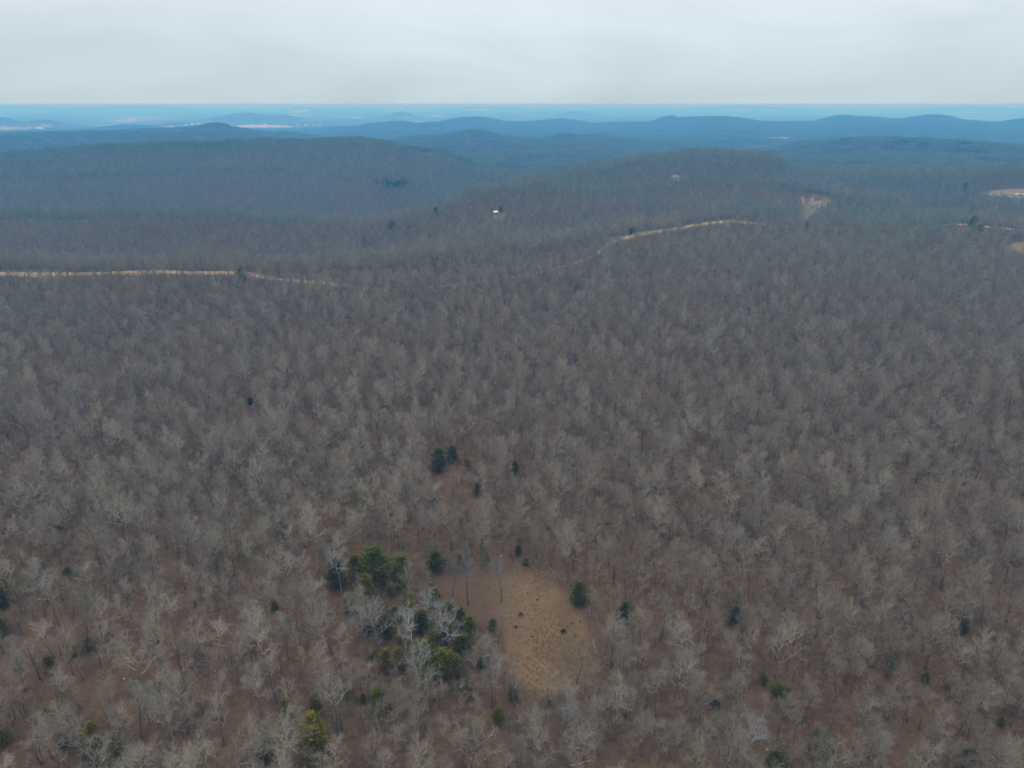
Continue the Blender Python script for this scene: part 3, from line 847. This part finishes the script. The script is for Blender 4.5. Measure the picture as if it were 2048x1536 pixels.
TMESH = []
for k, (tp, cp) in enumerate(TREES):
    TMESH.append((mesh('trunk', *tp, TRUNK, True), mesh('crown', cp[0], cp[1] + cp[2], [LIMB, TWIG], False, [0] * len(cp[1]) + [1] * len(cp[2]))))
PROTO = {}
def bare_tree(k, x, y, h_scale, rz, colr, label, group, lean=(0, 0), sq=1.0):
    if k not in PROTO:
        r = bpy.data.objects.new('bare_tree', None); COL.objects.link(r)
        tr = link('trunk', TMESH[k][0], r); cr = link('crown', TMESH[k][1], r)
        PROTO[k] = r; o = r
    else:
        o = copy_tree(PROTO[k])
    o.location = (x, y, float(hgt(x, y)) - .05); o.scale = (h_scale * sq, h_scale * sq, h_scale); o.rotation_euler = (lean[0], lean[1], rz)
    for ch in o.children: ch.color = colr + (1,)
    tag(o, label, 'tree', group); return o

GROUP = 'bare trees of the nearest part of the wood'
for (p, h_, k, colr, lb), q in zip(NAMED, npos):
    bare_tree(k, q[0], q[1], h_ / SPEC[k][0], R.uniform(0, 6.28), colr, lb, GROUP)

LAND = [((764, 1425), 'the oval bright green cedar'), ((632, 1505), 'the olive cedars at the bottom edge'), ((571, 1433), 'the small green cedar left of the olive cedars'),
        ((1556, 1408), 'the lone dark pine'), ((1157, 1205), "the cedar on the clearing's right edge"), ((887, 1350), 'the cedar clump in front of the clearing'),
        ((749, 1160), 'the big dark cedar clump'), ((872, 1141), 'the broad cedar behind the clearing'), ((1250, 1242), 'the half hidden cedar right of the clearing'),
        ((78, 1140), 'the cedar cap near the left edge'), ((186, 1471), 'the yellow green cedar at lower left'), ((318, 1400), 'the grey green cedar at lower left'),
        ((1469, 1248), 'the dark cedar behind the lone pine'), ((1925, 1265), 'the grey green cedar near the right edge'), ((1783, 1323), 'the blue green cedar at lower right'),
        ((1638, 1508), 'the wide cedar right of the lone pine'), ((1848, 1367), 'the small dark cedar at lower right'), ((396, 1207), 'the dull cedar in the left wood'),
        ((550, 1218), 'the low cedar left of the dark clump'), ((355, 1338), 'the dark fallen treetop'), ((1929, 1525), 'the cedar in the bottom right corner'),
        ((1120, 1410), 'the front edge of the clearing'), ((150, 1310), 'the olive cedar pair on the left'), ((1430, 1418), 'the teal cedar left of the pine'),
        ((1850, 1200), 'the open litter patch on the right'), ((1330, 1330), 'the dark log right of the clearing')]
ORD = ['nearest', 'second', 'third', 'fourth', 'fifth', 'sixth', 'seventh', 'eighth', 'ninth', 'tenth', 'eleventh', 'twelfth', 'thirteenth', 'fourteenth', 'fifteenth', 'sixteenth', 'seventeenth', 'eighteenth', 'nineteenth', 'twentieth', 'twenty-first', 'twenty-second', 'twenty-third', 'twenty-fourth', 'twenty-fifth', 'twenty-sixth']
bins = {}
for i in single:
    du = [(math.hypot(bu[i] - p[0], bv[i] - p[1]), n) for n, (p, _) in enumerate(LAND)]
    dd, n = min(du); p = LAND[n][0]; a, b = bu[i] - p[0], bv[i] - p[1]
    way = ('right of' if a > 0 else 'left of') if abs(a) > abs(b) else ('in front of' if b > 0 else 'behind')
    bins.setdefault((n, way), []).append((dd, i))
for (n, way), L in bins.items():
    for q, (dd, i) in enumerate(sorted(L)):
        base = np.array(TONES[ct[i]]) * (1 + .18 * float(stand[i]))
        lum = base.mean(); tone = 'pale grey' if lum > .235 else ('grey' if lum > .195 else 'dark grey brown')
        hh = SPEC[ck[i]][0] * cs[i]; size = 'tall' if hh > 14 else ('short' if hh < 10 else 'middle sized')
        rank = 'nearest bare tree' if q == 0 else f'{ORD[min(q, 25)]} nearest bare tree'
        lb = f'{size} {tone} {rank} {way} {LAND[n][1]}'
        if len(lb.split()) > 16: lb = lb.replace(size + ' ', '', 1)
        if len(lb.split()) > 16: lb = lb.replace('dark grey brown', 'brown').replace('pale grey', 'pale')
        if len(lb.split()) > 16: lb = lb.replace('nearest bare tree', 'bare tree')
        bare_tree(int(ck[i]), cx[i], cyy[i], cs[i], crot[i], tuple(base), lb, GROUP, (R.gauss(0, .03), R.gauss(0, .03)))

# ---- all the other trees of the wood, one object
items = []
for k in range(len(SPEC)):
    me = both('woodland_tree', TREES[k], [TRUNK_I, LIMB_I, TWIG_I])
    for t in range(len(TONES)): items.append((me, TONES[t]))
N_FULL = len(items)
LOD = [grow(300 + k, s[0], s[1], fork=s[2], nlimb=9, n2=5, n3=5, n4=2, tw=.040, sides=(4, 3, 3)) for k, s in enumerate(SPEC)]
for k in range(len(SPEC)):
    me = both('woodland_tree', LOD[k], [TRUNK_I, LIMB_I, TWIG_I])
    for t in range(len(TONES)): items.append((me, tuple(c * q for c, q in zip(TONES[t], (.88, .97, .91)))))
# far trees with red cut, distance haze put into their tones
N_FAR = len(items)
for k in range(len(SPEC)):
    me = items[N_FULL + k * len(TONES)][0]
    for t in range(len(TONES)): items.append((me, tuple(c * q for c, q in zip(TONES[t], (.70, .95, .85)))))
# slender understorey trees
UND = [grow(500 + k, h_, c_, fork=.5, nlimb=6, n2=4, n3=4, n4=2, tw=.026, sides=(4, 3, 3)) for k, (h_, c_) in enumerate([(10, 1.9), (8, 2.0), (11.5, 1.7), (7, 2.2)])]
N_UND = len(items)
for k in range(len(UND)):
    me = both('woodland_tree', UND[k], [TRUNK_I, LIMB_I, TWIG_I])
    for t in (1, 3): items.append((me, TONES[t]))
wood = proto_collection('woodland', items)
m = ~is_single
x_, y_, z_ = cx[m], cyy[m], cz[m]; r_ = np.hypot(x_, y_)
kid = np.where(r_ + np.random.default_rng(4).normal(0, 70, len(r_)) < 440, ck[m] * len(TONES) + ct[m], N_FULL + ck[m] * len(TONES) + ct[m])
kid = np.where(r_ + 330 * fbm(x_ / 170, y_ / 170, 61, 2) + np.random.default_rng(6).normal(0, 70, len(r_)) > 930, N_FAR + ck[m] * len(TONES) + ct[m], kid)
ux, uy, rg = jitter(90, 900, 5.2, HALF, 8, .2)
ok = open_mask(ux, uy, 10) & sight(ux, uy, hgt(ux, uy), 5, 12, 36, rg, .15); ux, uy = ux[ok], uy[ok]; uz = hgt(ux, uy)
X = np.concatenate([x_, ux]); Y = np.concatenate([y_, uy]); Z = np.concatenate([z_, uz]) - .1
S = np.concatenate([cs[m], rg.uniform(.6, 1.15, len(ux))]); K = np.concatenate([kid, N_UND + rg.integers(0, 8, len(ux))])
n = len(X)
scatter('woodland', wood, np.stack([X, Y, Z], 1), np.stack([S * rg.uniform(.9, 1.1, n), S * rg.uniform(.9, 1.1, n), S], 1),
        np.stack([rg.normal(0, .035, n), rg.normal(0, .035, n), rg.uniform(0, 6.28, n)], 1), K, 'leafless grey brown woodland covering the middle ground')

# ---- low brush under the trees
BR = [grow(700 + k, h_, c_, fork=.15, nlimb=7, n2=4, n3=4, n4=1, tw=.022, sides=(3, 3, 3)) for k, (h_, c_) in enumerate([(3.2, 1.5), (4.2, 1.4), (2.4, 1.6)])]
bi = []
for k in range(3):
    me = both('brush', BR[k], [TRUNK_I, LIMB_I, TWIG_I])
    for t in ((.20, .165, .135), (.235, .195, .155), (.17, .15, .125), (.125, .135, .05)): bi.append((me, t))
brush = proto_collection('brush', bi)
bx, by, rg = jitter(90, 520, 2.9, HALF, 15, .25)
ok = open_mask(bx, by, border=.68) & ((fbm(bx / 28, by / 28, 33, 3) > rg.uniform(-.6, .35, len(bx)))); bx, by = bx[ok], by[ok]; n = len(bx)
s = rg.uniform(.45, 1.35, n)
scatter('undergrowth', brush, np.stack([bx, by, hgt(bx, by) - .05], 1), np.stack([s, s, s], 1), np.stack([np.zeros(n), np.zeros(n), rg.uniform(0, 6.28, n)], 1),
        rg.integers(0, 3, n) * 4 + np.where((bx < -45) & (by < 240) & (fbm(bx / 16, by / 16, 73, 2) > .12), 3, rg.integers(0, 3, n)), 'thin brown brush and saplings on the forest floor')

# ---- the far woods: clumps of small trees that read as one mass
def clump(seed, size=40, n=24):
    rg = random.Random(seed); V, F, mi = [], [], []
    for a in range(n):
        x, y = rg.uniform(-size / 2, size / 2), rg.uniform(-size / 2, size / 2)
        H = rg.uniform(10, 15); cr = rg.uniform(4.0, 6.2)
        f0 = len(F); tube(V, F, [(x, y, -3), (x, y, H * .6)], [.28, 0], 3); mi += [0] * (len(F) - f0); f0 = len(F)
        for b in range(44):
            an = rg.uniform(0, 6.28); zz = rg.uniform(-.15, 1.0); rr = math.sqrt(max(0, 1 - max(0, zz) ** 2)) * rg.uniform(.5, 1.0)
            p0 = np.array([x, y, H * rg.uniform(.35, .62)]); p1 = np.array([x + math.cos(an) * rr * cr, y + math.sin(an) * rr * cr, H * .55 + zz * H * .45])
            tube(V, F, [p0 + (p1 - p0) * rg.uniform(.25, .6), p1], [.17, 0], 3)
        mi += [1] * (len(F) - f0)
    return mesh('forest_clump', V, F, [TRUNK_I, TWIG_I], False, mi)
fi = []
for k in range(4):
    me = clump(900 + k)
    for t in (1, 2, 3, 5): fi.append((me, tuple(a * b for a, b in zip(TONES[t], (.60, .95, .84)))))  # red cut for the far hills, distance haze put into the tones
forest = proto_collection('forest', fi)
fx, fy, rg = jitter(1690, 7000, 35, HALF, 25, .03)
ok = open_mask(fx, fy); fx, fy = fx[ok], fy[ok]; n = len(fx)
fsl = facing(fx, fy); fk = rg.integers(0, 4, n) * 4 + np.where(fsl > .04, rg.choice([0, 2], n), rg.choice([0, 1, 3], n))  # facing slopes take the darker tones, relief shading put into colour
s = rg.uniform(.8, 1.15, n)
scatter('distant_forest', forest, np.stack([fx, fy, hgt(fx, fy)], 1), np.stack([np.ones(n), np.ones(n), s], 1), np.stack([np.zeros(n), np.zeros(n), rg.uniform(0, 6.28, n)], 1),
        fk, 'distant bare forest covering the hills and ridges')

# ------------------------------------------------------------------ evergreens
def cedar_mesh(seed, H, Rr, kind='cedar', n=900):
    rg = random.Random(seed); V, F = [], []
    def prof_(t):
        if kind == 'pine': return H * (.38 + .6 * t), math.sin(math.pi * min(1, .12 + .86 * t)) ** .7
        return H * (.03 + .95 * t), max(.05, (min(1, (t + .06) / .28) ** .6) * max(0, 1 - (max(0, t - .28) / .72) ** 1.4) ** .7)
    # boughs: loose sprays of foliage standing out of the crown, with gaps between
    boughs = []
    for q in range(46):
        t = (q + rg.random()) / 46; an = q * 2.4 + rg.uniform(-.6, .6); zc, pr = prof_(t)
        boughs.append((an, zc, Rr * pr * rg.uniform(.62, 1.18), Rr * rg.uniform(.13, .24)))
    for a in range(n):
        if rg.random() < .78:
            an, zc, rr, sg = boughs[rg.randrange(len(boughs))]
            f = rg.random() ** .5
            c = np.array([math.cos(an) * rr * f, math.sin(an) * rr * f, zc + .18 * Rr * f]) + np.array([rg.gauss(0, sg), rg.gauss(0, sg), rg.gauss(0, sg * .8)]) * (.4 + .6 * f)
            c[2] = max(.1, c[2])
        else:
            t = rg.random(); zc, pr = prof_(t); an = rg.uniform(0, 6.28); rr = Rr * pr * rg.random() ** .5 * .85
            c = np.array([math.cos(an) * rr, math.sin(an) * rr, zc])
        o_ = unit(np.array([math.cos(an), math.sin(an), rg.uniform(.1, 1.2)]))
        s_ = rg.uniform(.13, .30) * (Rr / 1.8) ** .5
        w = unit(np.cross(o_, np.array([rg.gauss(0, 1), rg.gauss(0, 1), rg.gauss(0, 1)])))
        b = len(V)
        V += [c - w * s_ * .5 - o_ * s_ * .4, c + w * s_ * .5 - o_ * s_ * .4, c + o_ * s_ * 1.2 + w * rg.uniform(-.2, .2) * s_]
        F.append((b, b + 1, b + 2))
    TV, TF = [], []
    top = H * (.9 if kind == 'pine' else .8)
    tube(TV, TF, [(0, 0, -.2), (rg.gauss(0, .06), rg.gauss(0, .06), top * .5), (rg.gauss(0, .1), rg.gauss(0, .1), top)], [.05 + .02 * H, .03 + .012 * H, .02], 6)
    if kind == 'pine':
        for q in range(7):
            a = q * 2.4; z = H * (.4 + .07 * q); L = Rr * (1 - .09 * q)
            tube(TV, TF, [(0, 0, z), (math.cos(a) * L, math.sin(a) * L, z + .5)], [.06, 0], 3)
    return mesh('trunk', TV, TF, TRUNK, True), mesh('crown', V, F, LEAF)
CED = [cedar_mesh(40 + k, 6.0, r, n=2000) for k, r in enumerate((2.2, 1.9, 2.5, 1.5))] + [cedar_mesh(60, 7.5, 2.3, 'pine', 2600), cedar_mesh(61, 7.5, 2.0, 'pine', 2200)]
CEH = [6.0] * 4 + [7.5] * 2
EPROTO = {}
def evergreen(px, hpx, k, colr, label, group='cedars in and around the near wood', wide=1.12):
    x, y = ground(*px); z = float(hgt(x, y))
    sl = math.sqrt(x * x + y * y + (z - CAM_Z) ** 2)
    cosd = math.hypot(x, y) / sl
    f = y * math.cos(PITCH) - (z - CAM_Z) * math.sin(PITCH)
    H = max(1.0, hpx * f / FPX / max(.45, cosd + .08))
    if k not in EPROTO:
        o = bpy.data.objects.new('pine_tree' if k > 3 else 'cedar_tree', None); COL.objects.link(o)
        link('trunk', CED[k][0], o); link('crown', CED[k][1], o); EPROTO[k] = o
    else: o = copy_tree(EPROTO[k])
    H *= 1.1; s = H / CEH[k]
    o.location = (x, y, z); o.scale = (s * wide, s * wide, s); o.rotation_euler = (R.gauss(0, .03), R.gauss(0, .03), R.uniform(0, 6.28))
    for ch in o.children: ch.color = (colr if ch.name.startswith('crown') else (.16, .13, .11)) + (1,)
    tag(o, label, 'pine tree' if k > 3 else 'cedar tree', group)
    return o
for a in E: evergreen(*a, group='evergreens scattered through the bare wood')

# dark evergreen stands far off
eg = []
for k in range(3):
    V, F = [], []
    rg_ = random.Random(70 + k)
    for q in range(26):
        ox, oy, hh = rg_.uniform(-17, 17), rg_.uniform(-17, 17), rg_.uniform(9, 15)
        for a in range(34):
            t = rg_.random(); an = rg_.uniform(0, 6.28); rr = 3.2 * (1 - t) ** .7 * rg_.random() ** .4
            c = np.array([ox + math.cos(an) * rr, oy + math.sin(an) * rr, hh * (.12 + .86 * t)]); b = len(V)
            for w in range(3): V.append(c + np.array([rg_.gauss(0, .6), rg_.gauss(0, .6), rg_.gauss(0, .6)]))
            F.append((b, b + 1, b + 2))
    eg.append((mesh('evergreen_stand', V, F, LEAF_I), (.028, .050, .022)))
evc = proto_collection('evergreen', eg)
pts = []
for (u, v, du, dv, n_) in [(1165, 274, 45, 1.5, 30), (1245, 275, 14, 1.2, 6), (1660, 281, 55, 4, 50), (1760, 278, 60, 4, 45), (1820, 292, 60, 10, 26), (1950, 300, 80, 12, 22), (2020, 300, 40, 10, 12), (790, 371, 26, 2, 4), (1020, 352, 12, 8, 4), (880, 262, 25, 1.5, 6),
                           (780, 245, 30, 1.2, 14), (1000, 308, 40, 4, 6), (1070, 287, 18, 1.5, 4), (1350, 292, 18, 2, 4)]:
    for q in range(n_):
        a_ = u + R.gauss(0, du * .6); b_ = v + R.gauss(0, dv * .6)
        if b_ > 214: pts.append(ground(a_, b_))
pts = np.array(pts); pts = pts[np.hypot(pts[:, 0], pts[:, 1]) < 7500]; n = len(pts)
rg = np.random.default_rng(5); s = rg.uniform(.6, 1.1, n)
scatter('evergreen_forest', evc, np.stack([pts[:, 0], pts[:, 1], hgt(pts[:, 0], pts[:, 1])], 1), np.stack([s, s, s], 1), np.stack([np.zeros(n), np.zeros(n), rg.uniform(0, 6.28, n)], 1),
        rg.integers(0, 3, n), 'dark evergreen stands on the distant ridges')

# ------------------------------------------------------------------ clearing: grass tufts and shrubs
gi_ = []
for k in range(4):
    rg_ = random.Random(k); V, F = [], []
    for a in range(16):
        an = rg_.uniform(0, 6.28); rr = rg_.uniform(0, .35); p = np.array([math.cos(an) * rr, math.sin(an) * rr, 0])
        tip = p + np.array([rg_.gauss(0, .16), rg_.gauss(0, .16), rg_.uniform(.25, .6)])
        tube(V, F, [p, tip], [.028, 0], 3)
    for cc in ((.31, .215, .105), (.36, .255, .13), (.26, .18, .09)): gi_.append((mesh('grass_tuft', V, F, LIMB_I), cc))
tuft = proto_collection('tuft', gi_)
lo, hi = CLEAR.min(0), CLEAR.max(0)
gx = NR.uniform(lo[0], hi[0], 22000); gy = NR.uniform(lo[1], hi[1], 22000)
gu, gv = pix(gx, gy, hgt(gx, gy))
ok = in_poly(gx, gy, CLEAR) & (fbm(gx / 9, gy / 9, 51, 3) > NR.uniform(-.5, .6, len(gx))) & (NR.random(len(gx)) > np.clip((1075 - gu) / 110, 0, .85)); gx, gy = gx[ok], gy[ok]; n = len(gx)
s = NR.uniform(.4, 1.0, n)
scatter('grass', tuft, np.stack([gx, gy, hgt(gx, gy) + .08], 1), np.stack([s, s, s], 1), np.stack([np.zeros(n), np.zeros(n), NR.uniform(0, 6.28, n)], 1), NR.integers(0, 12, n), 'dry tan grass tufts in the clearing')

def shrub_mesh(seed):
    rg_ = random.Random(seed); V, F, SV, SF = [], [], [], []
    for a in range(260):
        d = unit(np.array([rg_.gauss(0, 1), rg_.gauss(0, 1), abs(rg_.gauss(0, 1))])) * (.35 + .65 * rg_.random() ** .5)
        c = d * np.array([.7, .7, 1.1]); b = len(V); w = unit(np.array([rg_.gauss(0, 1), rg_.gauss(0, 1), rg_.gauss(0, 1)])) * .12; o_ = unit(d) * .16
        V += [c - w, c + w, c + o_]; F.append((b, b + 1, b + 2))
    for a in range(7):
        an = a * .9; tube(SV, SF, [(0, 0, -.05), (math.cos(an) * .4, math.sin(an) * .4, .8)], [.04, 0], 4)
    return mesh('stem', SV, SF, TRUNK), mesh('foliage', V, F, LEAF)
SHM = [shrub_mesh(1), shrub_mesh(2)]
SP = {}
for px, s, colr, lb in [((1127, 1266), 1.35, (.022, .022, .010), 'darkest round shrub alone in the clearing'), ((1041, 1232), 1.2, (.060, .050, .040), 'grey brown shrub on the left side of the clearing'),
                        ((1075, 1201), .6, (.05, .035, .035), 'small reddish shrub in the upper clearing'), ((1144, 1248), .6, (.035, .032, .016), 'tiny dark shrub up and right of the darkest one'),
                        ((1160, 1245), .5, (.05, .045, .02), "tiny brownish shrub near the clearing's right edge"), ((1032, 1256), .8, (.045, .036, .024), 'brown shrub at the lower left of the clearing'),
                        ((1066, 1275), .45, (.045, .035, .022), 'tiny shrub in the middle of the clearing'), ((1151, 1274), .4, (.04, .036, .02), 'tiny shrub below and right of the darkest one'),
                        ((1055, 1188), .4, (.04, .036, .03), 'tiny grey shrub at the back of the clearing'), ((1098, 1408), 1.1, (.05, .04, .035), 'purplish brown shrub at the front edge of the clearing'),
                        ((975, 1122), 1.6, (.075, .045, .025), 'rusty brown shrub at the back left edge of the clearing')]:
    k = len(SP) % 2 if len(SP) < 2 else R.randrange(2)
    if k not in SP:
        o = bpy.data.objects.new('shrub', None); COL.objects.link(o); link('stem', SHM[k][0], o); link('foliage', SHM[k][1], o); SP[k] = o
    else: o = copy_tree(SP[k])
    x, y = ground(*px); o.location = (x, y, float(hgt(x, y)) + .06); o.scale = (s * .72,) * 3; o.rotation_euler = (0, 0, R.uniform(0, 6))
    for ch in o.children: ch.color = colr + (1,)
    tag(o, lb, 'shrub', 'shrubs dotted over the clearing')

# ------------------------------------------------------------------ fallen logs, snags, rocks
def log(p0, p1, rad, colr, label, lift=.25, cat='log', name='fallen_log'):
    a, b = np.array(ground(*p0)), np.array(ground(*p1))
    L = float(np.linalg.norm(b - a)); rg_ = random.Random(int(p0[0] * 7 + p0[1])); n_ = 7
    P = [np.array([L * k / (n_ - 1), rg_.gauss(0, .09), rg_.gauss(0, .05)]) for k in range(n_)]
    V, F = [], []; tube(V, F, P, [rad * (1 - .65 * k / (n_ - 1)) for k in range(n_)], 7)
    F.append(tuple(range(6, -1, -1))); F.append(tuple(len(V) - 7 + q for q in range(7)))
    o = bpy.data.objects.new(name, None); COL.objects.link(o)
    za, zb = float(hgt(*a)), float(hgt(*b))
    o.location = (a[0], a[1], za + lift); o.rotation_euler = (0, -math.atan2(zb - za, L), math.atan2(b[1] - a[1], b[0] - a[0]))
    t_ = link('trunk', mesh('trunk', V, F, LIMB, True), o); t_.color = colr + (1,)
    for q in range(5):
        k = 2 + q % 5; an = rg_.uniform(-.6, 3.7); bl = rg_.uniform(.5, 1.6) * min(1, L / 8)
        d = np.array([rg_.uniform(.3, .8), math.cos(an), abs(math.sin(an))]) * bl
        SV, SF = [], []; tube(SV, SF, [P[k], P[k] + d * .5, P[k] + d + np.array([.2, 0, .1])], [rad * .3, rad * .2, 0], 4)
        s_ = link('broken_branch', mesh('broken_branch', SV, SF, LIMB), o); s_.color = colr + (1,)
    tag(o, label, cat, 'fallen logs on the forest floor')
log((1095, 1134), (1136, 1172), .15, (.17, .15, .13), 'long greyish fallen log along the back right of the clearing')
log((1186, 1282), (1194, 1308), .10, (.34, .31, .27), "short bright log near the clearing's right edge")
log((1240, 1288), (1256, 1308), .13, (.22, .2, .18), 'thin grey log right of the clearing')
log((1140, 1534), (1182, 1522), .17, (.26, .235, .19), 'pale yellowish log at the bottom centre')
log((488, 1366), (494, 1330), .15, (.32, .31, .29), 'pale log lying upslope in the lower left wood')
log((1196, 1050), (1262, 1043), .22, (.12, .07, .06), 'dark reddish log lying flat in the wood behind the clearing')
log((1684, 1530), (1740, 1512), .17, (.25, .225, .19), 'pale log at the bottom right of the wood')
log((1306, 1350), (1350, 1318), .26, (.10, .085, .07), 'dark log right of the clearing')
# the dark fallen treetop
fx_, fy_ = ground(340, 1352)
o = copy_tree(PROTO[7]); o.name = 'fallen_tree'
o.location = (fx_, fy_, float(hgt(fx_, fy_)) + .6); o.rotation_euler = (0, math.radians(86), math.radians(28)); o.scale = (.32, .45, .62)
for ch in o.children: ch.color = (.055, .05, .048, 1)
tag(o, 'dark fallen treetop lying flat in the lower left wood', 'fallen tree')
if 'group' in o: del o['group']

ROCKM = mat_plain('pale_stone', (.55, .52, .46), .9, .3)
def rock_mesh(seed):
    rg_ = random.Random(seed); import bmesh
    bm = bmesh.new(); bmesh.ops.create_icosphere(bm, subdivisions=2, radius=1)
    for v in bm.verts: v.co *= rg_.uniform(.8, 1.15); v.co.z *= .6
    me = bpy.data.meshes.new('rock'); bm.to_mesh(me); bm.free(); me.materials.append(ROCKM); return me
RM = [rock_mesh(1), rock_mesh(2)]
for q, (px, s, lb) in enumerate([((870, 1382), .38, 'pale rock between the oval cedar and the front clump'), ((248, 1358), .34, 'pale rock left of the dark fallen treetop'),
                                 ((406, 1351), .25, 'small pale rock right of the dark fallen treetop'), ((460, 1353), .28, 'pale rock just left of the pale upslope log'),
                                 ((459, 1249), .25, 'small pale rock in the litter of the left wood'), ((1534, 1500), .36, 'pale rock below the lone pine'),
                                 ((1003, 1112), .36, 'pale rock behind the back edge of the clearing'), ((1644, 1234), .22, 'small pale rock in the right wood'), ((1064, 1118), .25, 'small pale rock behind the tip of the clearing')]):
    x, y = ground(*px); o = link('rock', RM[q % 2]); s *= .62; o.location = (x, y, float(hgt(x, y)) + s * .35); o.scale = (s, s, s); o.rotation_euler = (0, 0, R.uniform(0, 6))
    tag(o, lb, 'rock', 'pale rocks on the forest floor')

# ------------------------------------------------------------------ buildings
WHITE = mat_plain('white_siding', (.72, .72, .70), .7, .08); ROOFW = mat_plain('white_metal_roof', (.80, .81, .82), .5, .06)
ROOFG = mat_plain('grey_shingles', (.22, .22, .23), .8, .2); GLASS = mat_plain('window_glass', (.05, .06, .07), .15, .1); WOOD = mat_plain('dark_wood', (.09, .075, .06), .8, .2)
def box(V, F, x0, x1, y0, y1, z0, z1):
    b = len(V); V += [(x, y, z) for z in (z0, z1) for x, y in ((x0, y0), (x1, y0), (x1, y1), (x0, y1))]
    F += [(b + 3, b + 2, b + 1, b), (b + 4, b + 5, b + 6, b + 7)] + [(b + k, b + (k + 1) % 4, b + 4 + (k + 1) % 4, b + 4 + k) for k in range(4)]
def house(px, L, Wd, H, roofh, rz, wall, roof, label, cat, name, group=None, windows=3):
    x, y = ground(*px); z = float(hgt(x, y))
    o = bpy.data.objects.new(name, None); COL.objects.link(o); o.location = (x, y, z); o.rotation_euler = (0, 0, rz)
    V, F = [], []; a, b = L / 2, Wd / 2
    V += [(-a, -b, -2), (a, -b, -2), (a, b, -2), (-a, b, -2), (-a, -b, H), (a, -b, H), (a, b, H), (-a, b, H), (-a, 0, H + roofh), (a, 0, H + roofh)]
    F += [(0, 1, 5, 4), (2, 3, 7, 6), (1, 2, 6, 9, 5), (3, 0, 4, 8, 7)]
    link('wall', mesh('wall', V, F, wall), o)
    e_ = .5; V, F = [], []
    for s in (-1, 1):
        k = len(V); y1 = s * (b + e_); z1 = H - roofh * e_ / b
        V += [(-a - e_, y1, z1), (a + e_, y1, z1), (a + e_, 0, H + roofh), (-a - e_, 0, H + roofh)]
        V += [(p, q, w + .2) for p, q, w in V[k:k + 4]]
        F += [(k + 4, k + 5, k + 6, k + 7), (k + 3, k + 2, k + 1, k)] + [(k + j, k + (j + 1) % 4, k + 4 + (j + 1) % 4, k + 4 + j) for j in range(4)]
    link('roof', mesh('roof', V, F, roof), o)
    V, F = [], []; box(V, F, -.5, .5, -b - .06, -b + .04, 0, 2.1); link('door', mesh('door', V, F, WOOD), o)
    for k in range(windows):
        xx = -a + L * (k + .5) / windows
        if abs(xx) < 1.2: xx += 2.0
        V, F = [], []; box(V, F, xx - .6, xx + .6, -b - .05, -b + .04, 1.0, 2.1); link('window', mesh('window', V, F, GLASS), o)
    tag(o, label, cat, group)
def cz_(u, v): return -az_of(u, v) * math.pi / 180
house((1350, 357), 9, 6, 2.8, 1.5, cz_(1350, 357), WHITE, mat_plain('pale_roof', (.42, .44, .46), .7, .1), 'white house with white roof on the wooded ridge', 'house', 'house')
house((1366, 357), 9, 5, 3.0, 1.8, cz_(1366, 356) + .3, mat_plain('grey_siding', (.42, .43, .45), .7, .1), ROOFG, 'smaller grey house right of the white ridge house', 'house', 'house')
house((990, 428), 5, 4, 2.3, 1.2, cz_(990, 428) + .5, WOOD, ROOFW, 'small shed with bright white roof on the near slope', 'shed', 'shed', windows=1)
house((2038, 392), 8, 3.5, 2.4, .7, cz_(2038, 392), mat_plain('dull_white_panel', (.50, .50, .48), .7, .1), mat_plain('dull_roof', (.55, .56, .57), .7, .1), 'long white trailer in the pasture on the right', 'trailer', 'trailer', windows=3)
FB = [((320, 255), 26, 'leftmost white farm building beyond the left ridge'), ((327, 255), 30, 'largest white farm building beyond the left ridge'), ((336, 256), 22, 'low white farm building right of the largest one'),
      ((345, 254), 18, 'small farm building at the right end of the row beyond the left ridge'), ((372, 251), 24, 'white building below the long pale strip left of the peak'), ((384, 249), 26, 'white building on the pale strip left of the peak'),
      ((398, 248), 40, 'long white building close to the left of the peak'), ((78, 257), 30, 'white building on the plain at far left'), ((86, 258), 24, 'smaller white building right of the far left one'),
      ((596, 252), 22, 'white building at the right end of the yellow green field'), ((612, 251), 24, 'white building between the field and the village'), ((628, 252), 20, 'white house in the middle of the far village'),
      ((640, 250), 22, 'white house at the right end of the far village'), ((505, 251), 22, 'white farmhouse at the top of the yellow green field'), ((530, 250), 24, 'white farmhouse above the middle of the yellow green field')]
for px, L, lb in FB:
    house(px, L, L * .5, 5, 3, R.uniform(-.6, .6), WHITE, ROOFW, lb, 'farm building', 'farm_building', 'white buildings far out on the plain', windows=2)
house((713, 236), 150, 40, 9, 3, cz_(713, 236), WHITE, ROOFW, 'very long white warehouse far out on the plain', 'warehouse', 'warehouse', windows=4)

# ------------------------------------------------------------------ the air
zmin = float(HG.min()) - 1.0; print('HGMAX', HG.max(), HG[:, RR < 7000].max())
V, F = [], []; box(V, F, -66000, 66000, -66000, 66000, zmin, max(122.0, float(HG.max()) + 2))
me = bpy.data.meshes.new('haze'); me.from_pydata(V, [], F)
hm = bpy.data.materials.new('haze'); hm.use_nodes = True; t_ = hm.node_tree; t_.nodes.clear()
mo = t_.nodes.new('ShaderNodeOutputMaterial'); pv = t_.nodes.new('ShaderNodeVolumePrincipled')
pv.inputs['Color'].default_value = (.085, .45, 1.0, 1); pv.inputs['Density'].default_value = 2.35e-4
pv.inputs['Absorption Color'].default_value = (.84, .68, .97, 1); pv.inputs['Anisotropy'].default_value = 0.0
t_.links.new(pv.outputs[0], mo.inputs['Volume'])
hm.cycles.homogeneous_volume = True if hasattr(hm.cycles, 'homogeneous_volume') else None
me.materials.append(hm)
hz = link('haze', me); tag(hz, 'pale blue air haze over the distant hills', kind='stuff')
